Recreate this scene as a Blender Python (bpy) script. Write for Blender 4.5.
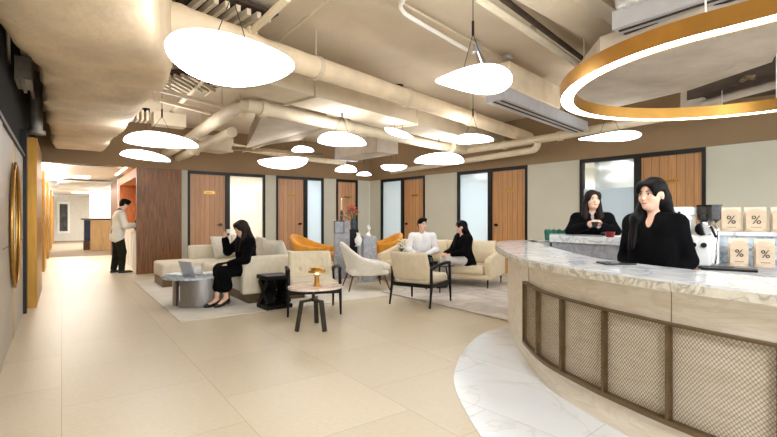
import bpy, bmesh, math, random
import numpy as np
from mathutils import Vector, Matrix
random.seed(4)
PI = math.pi
C = bpy.context.scene.collection
S = bpy.context.scene
for o in list(bpy.data.objects): bpy.data.objects.remove(o)

# ------------------------------------------------ camera, world, exposure
HC = 1.25; FP = 450.0
cam = bpy.data.cameras.new('camera'); co = bpy.data.objects.new('camera', cam); C.objects.link(co)
co.location = (0, 0, HC); co.rotation_euler = (PI/2, 0, 0)
cam.sensor_width = 36; cam.lens = 36*FP/777; cam.clip_start = .05; cam.clip_end = 200
S.camera = co
w = bpy.data.worlds.new('room_ambience'); S.world = w; w.use_nodes = True
w.node_tree.nodes['Background'].inputs[0].default_value = (.86, .94, 1, 1)
w.node_tree.nodes['Background'].inputs[1].default_value = 2.4
S.view_settings.view_transform = 'Standard'; S.view_settings.look = 'None'
S.view_settings.gamma = 1; S.view_settings.use_curve_mapping = False
S.view_settings.exposure = 0.84
LAMP = 6.0      # emission of the pendant shades
RING = 10.0

AREA_FRONT = 420
def G(px, py, z=0.0):                       # point of the plane at height z seen at a photo pixel
    Y = (HC - z)*FP/(py - 218.5)
    return Vector(((px - 388.5)/FP*Y, Y, z))
def area(name, loc, sx, sy, power, col=(1, .9, .78), rot=(0, 0, 0)):
    l = bpy.data.lights.new(name, 'AREA'); l.shape = 'RECTANGLE'; l.size = sx; l.size_y = sy
    l.energy = power; l.color = col
    o = bpy.data.objects.new(name, l); C.objects.link(o); o.location = loc; o.rotation_euler = rot
    return o
# room axes: u along the far wall, v along the corridor
AU = math.radians(36.0)
dU = Vector((math.cos(AU), math.sin(AU), 0)); dV = Vector((-math.sin(AU), math.cos(AU), 0))
def R(u, v, z=0.0): return dU*u + dV*v + Vector((0, 0, z))
# right wall axes: t along it, n towards it
dT = Vector((.6546, -.756, 0)); dN = Vector((.756, .6546, 0)); AT = math.atan2(-.756, .6546)
def W(t, n, z=0.0): return dT*t + dN*n + Vector((0, 0, z))

# ------------------------------------------------ materials
def s2l(c):
    return tuple((x/12.92 if x <= .04045 else ((x+.055)/1.055)**2.4) for x in [v/255 for v in c])
MATS = {}
class NT:
    def __init__(s, name):
        s.m = bpy.data.materials.new(name); s.m.use_nodes = True; s.t = s.m.node_tree
        s.b = s.t.nodes['Principled BSDF']; MATS[name] = s.m
    def n(s, typ, **kw):
        x = s.t.nodes.new(typ)
        for k, v in kw.items(): setattr(x, k, v)
        return x
    def l(s, a, b): s.t.links.new(a, b)
def mat(name, rgb, rough=.5, metal=0.0, spec=.5, var=.06, scale=8, bump=0.0, bscale=60, stretch=(1, 1, 1), rgb2=None,
        emit=0.0, alpha=1.0, trans=0.0, detail=4, lo=.35, hi=.65, dist=0.0, coat=0.0, sheen=0.0):
    N = NT(name); b = N.b
    c = s2l(rgb); c2 = s2l(rgb2) if rgb2 else tuple(max(0, x*(1-var*2.2)) for x in c)
    tc = N.n('ShaderNodeTexCoord'); mp = N.n('ShaderNodeMapping'); mp.inputs['Scale'].default_value = stretch
    N.l(tc.outputs['Object'], mp.inputs[0])
    no = N.n('ShaderNodeTexNoise'); no.inputs['Scale'].default_value = scale; no.inputs['Detail'].default_value = detail
    no.inputs['Distortion'].default_value = dist
    N.l(mp.outputs[0], no.inputs[0])
    r = N.n('ShaderNodeValToRGB'); r.color_ramp.elements[0].position = lo; r.color_ramp.elements[1].position = hi
    r.color_ramp.elements[0].color = (*c2, 1); r.color_ramp.elements[1].color = (*c, 1)
    N.l(no.outputs[0], r.inputs[0]); N.l(r.outputs[0], b.inputs['Base Color'])
    b.inputs['Roughness'].default_value = rough; b.inputs['Metallic'].default_value = metal
    b.inputs['Specular IOR Level'].default_value = spec
    b.inputs['Coat Weight'].default_value = coat; b.inputs['Sheen Weight'].default_value = sheen
    b.inputs['Transmission Weight'].default_value = trans; b.inputs['Alpha'].default_value = alpha
    if emit:
        b.inputs['Emission Color'].default_value = (*c, 1); b.inputs['Emission Strength'].default_value = emit
    if bump:
        n2 = N.n('ShaderNodeTexNoise'); n2.inputs['Scale'].default_value = bscale; n2.inputs['Detail'].default_value = 3
        N.l(mp.outputs[0], n2.inputs[0])
        bp = N.n('ShaderNodeBump'); bp.inputs['Strength'].default_value = bump; bp.inputs['Distance'].default_value = .02
        N.l(n2.outputs[0], bp.inputs['Height']); N.l(bp.outputs[0], b.inputs['Normal'])
    return N.m
def planks(name, rgb, rgb2, width, ang, rough=.45, gap=.1):
    """vertical boards: a groove every `width` metres along direction `ang`, grain running up"""
    N = NT(name); b = N.b
    tc = N.n('ShaderNodeTexCoord'); mp = N.n('ShaderNodeMapping'); mp.inputs['Scale'].default_value = (14, 14, .7)
    N.l(tc.outputs['Object'], mp.inputs[0])
    no = N.n('ShaderNodeTexNoise'); no.inputs['Scale'].default_value = 3; no.inputs['Detail'].default_value = 6; no.inputs['Distortion'].default_value = .6
    N.l(mp.outputs[0], no.inputs[0])
    r = N.n('ShaderNodeValToRGB'); r.color_ramp.elements[0].position = .3; r.color_ramp.elements[1].position = .7
    r.color_ramp.elements[0].color = (*s2l(rgb2), 1); r.color_ramp.elements[1].color = (*s2l(rgb), 1)
    N.l(no.outputs[0], r.inputs[0])
    d = N.n('ShaderNodeVectorMath', operation='DOT_PRODUCT'); d.inputs[1].default_value = (math.cos(ang)/width, math.sin(ang)/width, 0)
    N.l(tc.outputs['Object'], d.inputs[0])
    fr = N.n('ShaderNodeMath', operation='FRACT'); N.l(d.outputs['Value'], fr.inputs[0])
    lt = N.n('ShaderNodeMath', operation='LESS_THAN'); lt.inputs[1].default_value = gap; N.l(fr.outputs[0], lt.inputs[0])
    fl = N.n('ShaderNodeMath', operation='FLOOR'); N.l(d.outputs['Value'], fl.inputs[0])
    wn = N.n('ShaderNodeTexWhiteNoise', noise_dimensions='1D'); N.l(fl.outputs[0], wn.inputs['W'])
    hs = N.n('ShaderNodeHueSaturation'); ma = N.n('ShaderNodeMath', operation='MULTIPLY_ADD'); ma.inputs[1].default_value = .22; ma.inputs[2].default_value = .9
    N.l(wn.outputs[0], ma.inputs[0]); N.l(ma.outputs[0], hs.inputs['Value']); N.l(r.outputs[0], hs.inputs['Color'])
    mx = N.n('ShaderNodeMix', data_type='RGBA'); mx.inputs['B'].default_value = (*[x*.45 for x in s2l(rgb2)], 1)
    N.l(lt.outputs[0], mx.inputs['Factor']); N.l(hs.outputs[0], mx.inputs['A']); N.l(mx.outputs['Result'], b.inputs['Base Color'])
    b.inputs['Roughness'].default_value = rough
    return N.m
def veined(name, rgb, vein, scale=1.5, width=.03, rough=.15, cloud=None, coat=0, tiles=None, stretch=(1, 1, 1), amount=.8):
    """stone with thin veins, optionally laid in tiles (size, angle)"""
    N = NT(name); b = N.b
    tc = N.n('ShaderNodeTexCoord'); mp = N.n('ShaderNodeMapping'); mp.inputs['Scale'].default_value = stretch
    if tiles: mp.inputs['Rotation'].default_value = (0, 0, -tiles[2])
    N.l(tc.outputs['Object'], mp.inputs[0])
    no = N.n('ShaderNodeTexNoise'); no.inputs['Scale'].default_value = scale; no.inputs['Detail'].default_value = 7; no.inputs['Distortion'].default_value = 1.2
    N.l(mp.outputs[0], no.inputs[0])
    s = N.n('ShaderNodeMath', operation='SUBTRACT'); s.inputs[1].default_value = .5; N.l(no.outputs[0], s.inputs[0])
    a = N.n('ShaderNodeMath', operation='ABSOLUTE'); N.l(s.outputs[0], a.inputs[0])
    mr = N.n('ShaderNodeMapRange'); mr.inputs['From Max'].default_value = width; mr.inputs['To Min'].default_value = amount; mr.inputs['To Max'].default_value = 0
    N.l(a.outputs[0], mr.inputs['Value'])
    n2 = N.n('ShaderNodeTexNoise'); n2.inputs['Scale'].default_value = scale*2.3; n2.inputs['Detail'].default_value = 5
    N.l(mp.outputs[0], n2.inputs[0])
    r = N.n('ShaderNodeValToRGB'); r.color_ramp.elements[0].position = .32; r.color_ramp.elements[1].position = .68
    c = s2l(rgb); cc = s2l(cloud) if cloud else tuple(x*.88 for x in c)
    r.color_ramp.elements[0].color = (*cc, 1); r.color_ramp.elements[1].color = (*c, 1); N.l(n2.outputs[0], r.inputs[0])
    mx = N.n('ShaderNodeMix', data_type='RGBA'); mx.inputs['B'].default_value = (*s2l(vein), 1)
    N.l(mr.outputs[0], mx.inputs['Factor']); N.l(r.outputs[0], mx.inputs['A'])
    out = mx.outputs['Result']
    if tiles:
        bt = N.n('ShaderNodeTexBrick'); bt.inputs['Scale'].default_value = 1; bt.inputs['Brick Width'].default_value = tiles[0]
        bt.inputs['Row Height'].default_value = tiles[1]; bt.inputs['Mortar Size'].default_value = .0022; bt.inputs['Mortar Smooth'].default_value = .3
        bt.offset = tiles[3] if len(tiles) > 3 else .5
        m2 = N.n('ShaderNodeMapping'); m2.inputs['Rotation'].default_value = (0, 0, -tiles[2]); N.l(tc.outputs['Object'], m2.inputs[0]); N.l(m2.outputs[0], bt.inputs[0])
        bt.inputs['Color1'].default_value = (1, 1, 1, 1); bt.inputs['Color2'].default_value = (.93, .93, .93, 1); bt.inputs['Mortar'].default_value = (.62, .56, .48, 1)
        m3 = N.n('ShaderNodeMix', data_type='RGBA', blend_type='MULTIPLY'); m3.inputs['Factor'].default_value = 1
        N.l(out, m3.inputs['A']); N.l(bt.outputs['Color'], m3.inputs['B']); out = m3.outputs['Result']
    N.l(out, b.inputs['Base Color']); b.inputs['Roughness'].default_value = rough; b.inputs['Coat Weight'].default_value = coat
    return N.m

veined('floor_stone', (216, 203, 178), (204, 190, 164), 11.2, .05, .36, (209, 195, 169), tiles=(.92, .92, AU+PI/2, .5), stretch=(1, 3, 1), amount=.5)
veined('white_marble_floor', (240, 244, 248), (216, 216, 210), .9, .012, .2, (234, 238, 242), tiles=(1.2, .8, AT, .5), amount=.55)
veined('bar_marble', (240, 243, 246), (160, 166, 172), 3.2, .03, .12, (216, 221, 226), amount=.6)
veined('bar_marble_edge', (228, 222, 208), (150, 142, 126), 9, .05, .3, (200, 194, 178), amount=.8)
veined('pink_marble', (232, 216, 204), (196, 170, 156), 6, .04, .2, (214, 190, 176))
veined('blue_marble', (220, 228, 236), (120, 140, 165), 5, .04, .15, (170, 185, 200))
veined('grey_stone', (176, 178, 184), (140, 142, 150), 5, .05, .45, (158, 160, 168))
veined('travertine', (240, 229, 212), (218, 202, 176), 2.5, .05, .45, (230, 217, 196), stretch=(1, 1, 5), amount=.6)
mat('ceiling_paint', (212, 194, 168), .9, var=.05, scale=1.2, bump=.25, bscale=18)
mat('upper_wall_paint', (150, 124, 92), .85, var=.04, scale=1.5)
mat('wall_cream', (206, 202, 184), .8, var=.02, scale=2, bump=.05, bscale=200)
mat('duct_wrap', (236, 214, 182), .85, var=.09, scale=2.5, bump=.35, bscale=14, stretch=(1, 1, 1))
mat('duct_paint', (206, 190, 164), .7, var=.05, scale=4, bump=.1, bscale=25)
mat('slab_render', (196, 182, 164), .9, var=.09, scale=3, bump=.4, bscale=10)
mat('pipe_paint', (212, 196, 168), .55, var=.04, scale=6)
mat('gunmetal', (62, 56, 50), .45, .5, var=.1)
mat('foil_wrap', (220, 218, 214), .35, .5, var=.12, scale=9, bump=.8, bscale=14)
mat('galvanized', (176, 170, 160), .45, .5, var=.1, scale=12)
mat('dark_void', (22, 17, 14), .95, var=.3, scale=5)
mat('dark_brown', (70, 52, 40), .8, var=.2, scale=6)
mat('black_metal', (14, 13, 13), .4, .3, var=.1)
mat('black_wood', (14, 12, 11), .45, spec=.25, var=.2, scale=9, stretch=(1, 1, 8))
mat('black_gloss', (12, 11, 12), .2, var=.2)
mat('brass', (196, 150, 78), .32, .9, var=.06, scale=20)
mat('bronze', (124, 104, 76), .42, .75, var=.08, scale=20)
mat('ring_gold', (196, 146, 72), .36, .85, var=.05, scale=6)
mat('steel', (150, 146, 142), .32, .85, var=.08, scale=10, stretch=(8, 8, .6))
mat('chrome', (220, 220, 222), .12, 1, var=.02)
mat('silver', (196, 196, 200), .35, .35, var=.03)
planks('door_wood', (204, 156, 116), (184, 134, 96), .115, AU, gap=.07)
planks('door_wood_b', (202, 150, 98), (176, 126, 78), .13, AT, gap=.07)
mat('walnut', (138, 88, 40), .45, var=.3, scale=5, stretch=(9, 9, .5), rgb2=(88, 54, 26), detail=6, dist=.5)
mat('orange_wood', (206, 130, 74), .45, var=.2, scale=5, stretch=(9, 9, .7), rgb2=(160, 92, 50))
mat('pale_wood', (226, 190, 138), .5, var=.1, scale=4, stretch=(9, 9, .7))
mat('chair_leg_wood', (110, 66, 38), .4, var=.2, scale=9)
mat('gold_panel', (184, 134, 52), .38, .6, var=.12, scale=4, stretch=(6, 6, .5))
mat('stone_grey_panel', (180, 170, 156), .42, var=.04, scale=2)
mat('white_paint', (240, 236, 228), .6, var=.02)
mat('corridor_wall', (220, 214, 202), .7, var=.03)
mat('carpet', (160, 142, 122), .95, var=.12, scale=30)
mat('sofa_fabric', (226, 216, 194), .85, var=.04, scale=12, bump=.12, bscale=220, sheen=.2)
mat('sofa_fabric_warm', (226, 208, 174), .8, var=.04, scale=12, bump=.12, bscale=220, sheen=.2)
mat('cushion_fabric', (216, 210, 194), .9, var=.05, scale=10, bump=.15, bscale=220, sheen=.2)
mat('chair_fabric', (222, 208, 180), .85, var=.04, scale=10, bump=.12, bscale=200, sheen=.2)
mat('white_boucle', (236, 230, 216), .95, var=.05, scale=40, bump=.4, bscale=160, sheen=.3)
mat('orange_fabric', (232, 158, 40), .75, var=.08, scale=8, bump=.1, bscale=150, sheen=.2)
mat('teal_fabric', (40, 110, 92), .8, var=.1)
veined('rug_pale', (222, 214, 204), (176, 166, 160), 1.8, .10, .95, (208, 198, 188), amount=.55)
mat('rug_white', (226, 220, 208), .95, var=.05, scale=3, bump=.3, bscale=120)
mat('lamp_glow', (248, 251, 255), .5, emit=LAMP, var=0)
mat('ring_glow', (250, 251, 255), .5, emit=RING, var=0)
mat('cove_glow', (255, 232, 196), .5, emit=7.0, var=0)
mat('panel_glow', (255, 250, 240), .5, emit=6.0, var=0)
mat('candle_glow', (255, 214, 150), .5, emit=7.0, var=0)
mat('skin', (232, 188, 162), .5, var=.03, scale=14)
mat('lips', (186, 84, 80), .4, var=.03)
mat('eye_dark', (28, 18, 14), .2, var=.03)
mat('eye_white', (232, 226, 220), .3, var=.02)
mat('hair_black', (11, 8, 7), .55, spec=.14, var=.5, scale=18, stretch=(4, 4, .4), rgb2=(6, 4, 4))
mat('hair_brown', (38, 22, 14), .55, spec=.2, var=.5, scale=14, stretch=(4, 4, .4), rgb2=(18, 11, 9))
mat('cloth_black', (9, 9, 12), .95, spec=.12, var=.3, scale=7, bump=.3, bscale=22)
mat('cloth_grey', (160, 158, 162), .85, var=.1, scale=12)
mat('cloth_white', (238, 236, 236), .8, var=.04, scale=6, bump=.3, bscale=18)
mat('cloth_cream', (236, 230, 216), .85, var=.05, scale=6, bump=.3, bscale=18)
mat('cloth_olive', (38, 38, 24), .9, spec=.2, var=.2, scale=8, bump=.2, bscale=20)
mat('cloth_pale_grey', (206, 200, 192), .85, var=.06, scale=6, bump=.2, bscale=20)
mat('shoe_black', (16, 14, 14), .35, var=.1)
mat('paper_bag', (214, 192, 164), .75, var=.05, scale=9, bump=.2, bscale=20)
mat('bag_top', (230, 216, 196), .6, var=.05, scale=9)
mat('ink', (26, 22, 22), .6, var=.05)
mat('machine_white', (234, 234, 232), .25, var=.02, coat=.5)
mat('smoked_plastic', (52, 46, 42), .15, trans=.0, alpha=.75, var=.1)
mat('coffee_beans', (34, 22, 16), .6, var=.4, scale=60)
mat('cup_red', (140, 34, 36), .3, var=.05)
mat('cup_black', (18, 16, 18), .3, var=.05)
mat('porcelain', (240, 238, 232), .2, var=.02)
mat('paper', (236, 236, 234), .7, var=.1, scale=14, rgb2=(120, 140, 170), lo=.3, hi=.45)
mat('screen_blue', (22, 40, 96), .3, var=.4, scale=10, rgb2=(8, 14, 40))
mat('artwork', (70, 72, 70), .5, var=.6, scale=6, rgb2=(24, 26, 26), detail=6)
mat('flower_coral', (236, 110, 84), .7, var=.25, scale=30, rgb2=(244, 176, 150))
mat('flower_white', (240, 236, 226), .7, var=.1)
mat('leaf_green', (80, 104, 60), .6, var=.2, scale=20)
mat('vase_glass', (70, 84, 104), .08, alpha=.75, var=.1)
mat('candle_wax', (246, 226, 204), .5, var=.02)
mat('mirror', (226, 220, 210), .04, 1, var=0)
def glass_film(name, rgb, frost, tint=.0):
    N = NT(name); b = N.b
    out = N.t.nodes['Material Output']
    tr = N.n('ShaderNodeBsdfTransparent'); tr.inputs[0].default_value = (.93, .97, .98, 1)
    tl = N.n('ShaderNodeBsdfTranslucent'); tl.inputs[0].default_value = (*s2l(rgb), 1)
    di = N.n('ShaderNodeBsdfDiffuse'); di.inputs[0].default_value = (*s2l(rgb), 1)
    m0 = N.n('ShaderNodeMixShader'); m0.inputs[0].default_value = .45; N.l(tl.outputs[0], m0.inputs[1]); N.l(di.outputs[0], m0.inputs[2])
    m1 = N.n('ShaderNodeMixShader'); m1.inputs[0].default_value = frost; N.l(tr.outputs[0], m1.inputs[1]); N.l(m0.outputs[0], m1.inputs[2])
    gl = N.n('ShaderNodeBsdfGlossy'); gl.inputs['Roughness'].default_value = .08
    m2 = N.n('ShaderNodeMixShader'); m2.inputs[0].default_value = .06; N.l(m1.outputs[0], m2.inputs[1]); N.l(gl.outputs[0], m2.inputs[2])
    N.l(m2.outputs[0], out.inputs[0]); return N.m
glass_film('clear_glass', (225, 235, 240), .12)
glass_film('frosted_film', (226, 238, 246), .88)
glass_film('warm_film', (255, 247, 236), .85)

# ------------------------------------------------ mesh builder
class MB:
    def __init__(s): s.v = []; s.f = []; s.mi = []; s.cur = 0
    def add(s, vs, fs):
        k = len(s.v); s.v += [tuple(p) for p in vs]; s.f += [tuple(i+k for i in f) for f in fs]; s.mi += [s.cur]*len(fs)
        return s
    def box(s, c, d, rot=0, M=None):
        m = M if M is not None else Matrix.Rotation(rot, 3, 'Z')
        vs = [Vector(c) + m @ Vector((x*d[0]/2, y*d[1]/2, z*d[2]/2)) for x in (-1, 1) for y in (-1, 1) for z in (-1, 1)]
        return s.add(vs, [(0, 1, 3, 2), (4, 6, 7, 5), (0, 4, 5, 1), (2, 3, 7, 6), (0, 2, 6, 4), (1, 5, 7, 3)])
    def rbox(s, c, d, r, rot=0, M=None, seg=3, bulge=0.0):
        bm = bmesh.new(); bmesh.ops.create_cube(bm, size=1)
        for v in bm.verts: v.co = Vector((v.co.x*d[0], v.co.y*d[1], v.co.z*d[2]))
        bmesh.ops.bevel(bm, geom=bm.edges[:], offset=r, segments=seg, affect='EDGES', profile=.5)
        m = M if M is not None else Matrix.Rotation(rot, 3, 'Z')
        bm.verts.ensure_lookup_table()
        vs = [Vector(c) + m @ v.co for v in bm.verts]; fs = [[v.index for v in f.verts] for f in bm.faces]; bm.free()
        return s.add(vs, fs)
    def prism(s, pts, z0, z1):
        n = len(pts); vs = [(p[0], p[1], z0) for p in pts] + [(p[0], p[1], z1) for p in pts]
        ar = sum(pts[i][0]*pts[(i+1) % n][1]-pts[(i+1) % n][0]*pts[i][1] for i in range(n))
        if ar < 0:
            pts = pts[::-1]; vs = [(p[0], p[1], z0) for p in pts] + [(p[0], p[1], z1) for p in pts]
        return s.add(vs, [tuple(range(n))[::-1], tuple(range(n, 2*n))] + [(i, (i+1) % n, n+(i+1) % n, n+i) for i in range(n)])
    def strip(s, outer, inner, z0, z1):      # solid band between two open polylines
        n = len(outer)
        vs = [(p[0], p[1], z0) for p in outer]+[(p[0], p[1], z1) for p in outer]+[(p[0], p[1], z0) for p in inner]+[(p[0], p[1], z1) for p in inner]
        fs = []
        for i in range(n-1):
            a, b, c, d = i, i+1, n+i, n+i+1; e, f, g, h = 2*n+i, 2*n+i+1, 3*n+i, 3*n+i+1
            fs += [(a, b, d, c), (f, e, g, h), (c, d, h, g), (b, a, e, f)]
        fs += [(0, n, 3*n, 2*n), (n-1, 3*n-1, 4*n-1, 2*n-1)]
        return s.add(vs, fs)
    def tube(s, pts, r, seg=12, caps=True):
        pts = [Vector(p) for p in pts]; rr = r if isinstance(r, (list, tuple)) else [r]*len(pts)
        vs = []; fs = []; up = None
        for i, p in enumerate(pts):
            d = (pts[min(i+1, len(pts)-1)]-pts[max(i-1, 0)])
            d = d.normalized() if d.length > 1e-9 else Vector((0, 0, 1))
            if up is None:
                up = d.orthogonal().normalized()
            up = (up - d*up.dot(d)).normalized(); q = d.cross(up)
            for k in range(seg):
                a = 2*PI*k/seg; vs.append(p + (up*math.cos(a)+q*math.sin(a))*rr[i])
        for i in range(len(pts)-1):
            for k in range(seg):
                a = i*seg+k; b = i*seg+(k+1) % seg; fs.append((a, b, b+seg, a+seg))
        if caps: fs += [tuple(range(seg))[::-1], tuple(range((len(pts)-1)*seg, len(pts)*seg))]
        return s.add(vs, fs)
    def cyl(s, c, r, h, seg=24, r2=None):
        c = Vector(c); return s.tube([c, c+Vector((0, 0, h))], [r, r if r2 is None else r2], seg)
    def lathe(s, c, prof, seg=28):
        vs = []; fs = []; c = Vector(c); n = len(prof)
        for (r, z) in prof:
            for k in range(seg):
                a = 2*PI*k/seg; vs.append(c+Vector((max(r, 1e-4)*math.cos(a), max(r, 1e-4)*math.sin(a), z)))
        for i in range(n-1):
            for k in range(seg):
                a = i*seg+k; b = i*seg+(k+1) % seg; fs.append((a, b, b+seg, a+seg))
        return s.add(vs, fs)
    def pillow(s, c, d, M=None, n=14, p=2.6):
        m = M if M is not None else Matrix.Identity(3); c = Vector(c); vs = []; fs = []
        for sd in (1, -1):
            for i in range(n+1):
                for j in range(n+1):
                    x = -1+2*i/n; y = -1+2*j/n
                    t = max(0, (1-abs(x)**p)*(1-abs(y)**p))**.45
                    q = 1-.06*(abs(x)**2*abs(y)**2) - .05*(1-abs(y)**2)*abs(x)**6
                    q2 = 1-.05*(1-abs(x)**2)*abs(y)**6
                    vs.append(c + m @ Vector((x*d[0]/2*q, y*d[1]/2*q2, sd*t*d[2]/2)))
        N = (n+1)**2
        for sd in (0, 1):
            for i in range(n):
                for j in range(n):
                    a = sd*N+i*(n+1)+j; f = (a, a+n+1, a+n+2, a+1); fs.append(f if sd == 0 else f[::-1])
        return s.add(vs, fs)
    def build(s, name, m, parent=None, smooth=False, loc=None):
        me = bpy.data.meshes.new(name); me.from_pydata(s.v, [], s.f)
        ms = m if isinstance(m, (list, tuple)) else [m]
        for x in ms: me.materials.append(MATS[x])
        if len(ms) > 1: me.polygons.foreach_set('material_index', s.mi)
        me.update()
        if smooth:
            bm = bmesh.new(); bm.from_mesh(me); bmesh.ops.remove_doubles(bm, verts=bm.verts[:], dist=1e-5)
            for f in bm.faces: f.smooth = True
            for e in bm.edges:
                if len(e.link_faces) == 2 and e.calc_face_angle(0) > math.radians(38): e.smooth = False
            bm.to_mesh(me); bm.free()
        o = bpy.data.objects.new(name, me); C.objects.link(o)
        if parent is not None: o.parent = parent
        if loc is not None: o.location = loc
        return o
def tag(o, label=None, cat=None, group=None, kind=None):
    if label: o['label'] = label
    if cat: o['category'] = cat
    if group: o['group'] = group
    if kind: o['kind'] = kind
    return o
def thing(name, label, cat, loc=(0, 0, 0), rz=0, group=None):
    o = bpy.data.objects.new(name, None); C.objects.link(o); o.empty_display_size = .1
    o.location = loc; o.rotation_euler = (0, 0, rz); return tag(o, label, cat, group)
def copy_tree(o, loc=None, rz=None, label=None):
    kids = [c for c in bpy.data.objects if c.parent == o]
    c = o.copy(); C.objects.link(c)
    if loc is not None: c.location = loc
    if rz is not None: c.rotation_euler = (0, 0, rz)
    if label: c['label'] = label
    for k in kids:
        q = copy_tree(k); q.parent = c
    return c
def struct(o): o['kind'] = 'structure'; return o
def catmull(P, n=8, closed=False):
    P = [Vector(p) for p in P]; out = []; L = len(P)
    for i in range(L if closed else L-1):
        if closed: a, b, c, d = P[(i-1) % L], P[i], P[(i+1) % L], P[(i+2) % L]
        else: a, b, c, d = P[max(i-1, 0)], P[i], P[i+1], P[min(i+2, L-1)]
        for k in range(n):
            t = k/n; out.append(.5*((2*b)+(c-a)*t+(2*a-5*b+4*c-d)*t*t+(3*b-a-3*c+d)*t**3))
    if not closed: out.append(P[-1])
    return out
def offset(P, d):                            # offset an open polyline to its left
    out = []
    for i in range(len(P)):
        t = (P[min(i+1, len(P)-1)]-P[max(i-1, 0)]).normalized(); out.append(P[i]+Vector((-t.y, t.x, 0))*d)
    return out

# ------------------------------------------------ smooth solids (distance field + surface nets)
def sdf_mesh(prims, vox=.01, wob=0.0):
    """prims: (type, params..., blend, sign) ; cone a b ra rb | ell c r M | box c h M rr"""
    lo = np.full(3, 1e9); hi = -lo
    for p in prims:
        if p['s'] < 0: continue
        a, b = p['bb']; lo = np.minimum(lo, a); hi = np.maximum(hi, b)
    lo -= vox*3; hi += vox*3; n = np.ceil((hi-lo)/vox).astype(int)+1
    F = np.full(n, 1.0, np.float32)
    for p in prims:
        m = p['k']+vox*3
        i0 = np.maximum(np.floor((p['bb'][0]-m-lo)/vox).astype(int), 0); i1 = np.minimum(np.ceil((p['bb'][1]+m-lo)/vox).astype(int)+1, n)
        if np.any(i1 <= i0): continue
        ax = [lo[d]+vox*np.arange(i0[d], i1[d]) for d in range(3)]
        X, Y, Z = np.meshgrid(*ax, indexing='ij'); D = p['f'](X, Y, Z)
        sl = tuple(slice(i0[d], i1[d]) for d in range(3)); A = F[sl]; k = max(p['k'], 1e-5)
        if p['s'] > 0:
            h = np.maximum(k-np.abs(A-D), 0)/k; F[sl] = np.minimum(A, D)-h*h*k*.25
        else:
            D = -D; h = np.maximum(k-np.abs(A-D), 0)/k; F[sl] = np.maximum(A, D)+h*h*k*.25
    if wob:
        ax = [lo[d]+vox*np.arange(n[d]) for d in range(3)]; X, Y, Z = np.meshgrid(*ax, indexing='ij')
        F += wob*(np.sin(X*61+2*np.sin(Z*23))*np.sin(Y*53+1.5*np.sin(Z*19+X*11)))
    s = F < 0
    # cells
    cs = [s[i:n[0]-1+i, j:n[1]-1+j, k:n[2]-1+k] for i in (0, 1) for j in (0, 1) for k in (0, 1)]
    cnt = sum(c.astype(np.int8) for c in cs); act = (cnt > 0) & (cnt < 8)
    idx = np.full(act.shape, -1, np.int64); ijk = np.argwhere(act); idx[act] = np.arange(len(ijk))
    acc = np.zeros((len(ijk), 3)); num = np.zeros(len(ijk))
    def val(o): return F[ijk[:, 0]+o[0], ijk[:, 1]+o[1], ijk[:, 2]+o[2]]
    for d in range(3):
        for a in (0, 1):
            for b in (0, 1):
                o = [0, 0, 0]; o[(d+1) % 3] = a; o[(d+2) % 3] = b; o2 = list(o); o2[d] = 1
                v0 = val(o); v1 = val(o2); c = (v0 < 0) != (v1 < 0)
                t = np.where(c, v0/np.where(c, v0-v1, 1), 0)
                P = np.array(o, float)[None, :].repeat(len(ijk), 0); P[:, d] = t
                acc += P*c[:, None]; num += c
    V = lo+(ijk+acc/num[:, None])*vox
    fs = []
    for d in range(3):
        e1, e2 = (d+1) % 3, (d+2) % 3
        sa = [slice(0, n[0]), slice(0, n[1]), slice(0, n[2])]; sb = list(sa); sa[d] = slice(0, n[d]-1); sb[d] = slice(1, n[d])
        ch = s[tuple(sa)] != s[tuple(sb)]; q = np.argwhere(ch)
        q = q[(q[:, e1] > 0) & (q[:, e2] > 0) & (q[:, e1] < n[e1]-1) & (q[:, e2] < n[e2]-1)]
        ins = s[q[:, 0], q[:, 1], q[:, 2]]
        def cid(a, b):
            r = q.copy(); r[:, e1] -= a; r[:, e2] -= b; return idx[r[:, 0], r[:, 1], r[:, 2]]
        f = np.stack([cid(1, 1), cid(0, 1), cid(0, 0), cid(1, 0)], 1)
        f[~ins] = f[~ins][:, ::-1]; fs.append(f)
    return V, np.concatenate(fs)
def cone(a, b, ra, rb, k=.02, s=1):
    a = np.array(a, float); b = np.array(b, float); R_ = max(ra, rb)
    def f(X, Y, Z):
        ba = b-a; L2 = max(ba.dot(ba), 1e-12)
        px, py, pz = X-a[0], Y-a[1], Z-a[2]; t = np.clip((px*ba[0]+py*ba[1]+pz*ba[2])/L2, 0, 1)
        return np.sqrt((px-ba[0]*t)**2+(py-ba[1]*t)**2+(pz-ba[2]*t)**2)-(ra+(rb-ra)*t)
    return dict(f=f, k=k, s=s, bb=(np.minimum(a, b)-R_, np.maximum(a, b)+R_))
def ell(c, r, k=.02, s=1, M=None):
    c = np.array(c, float); r = np.array(r, float); m = np.array(M if M is not None else Matrix.Identity(3))
    def f(X, Y, Z):
        x, y, z = X-c[0], Y-c[1], Z-c[2]
        q = [m[0][i]*x+m[1][i]*y+m[2][i]*z for i in range(3)]
        k0 = np.sqrt(sum((q[i]/r[i])**2 for i in range(3))); k1 = np.sqrt(sum((q[i]/r[i]**2)**2 for i in range(3)))
        return k0*(k0-1)/np.maximum(k1, 1e-6)
    e = np.sqrt(sum((np.abs(m[:, i])*r[i])**2 for i in range(3)))
    return dict(f=f, k=k, s=s, bb=(c-e, c+e))
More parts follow.
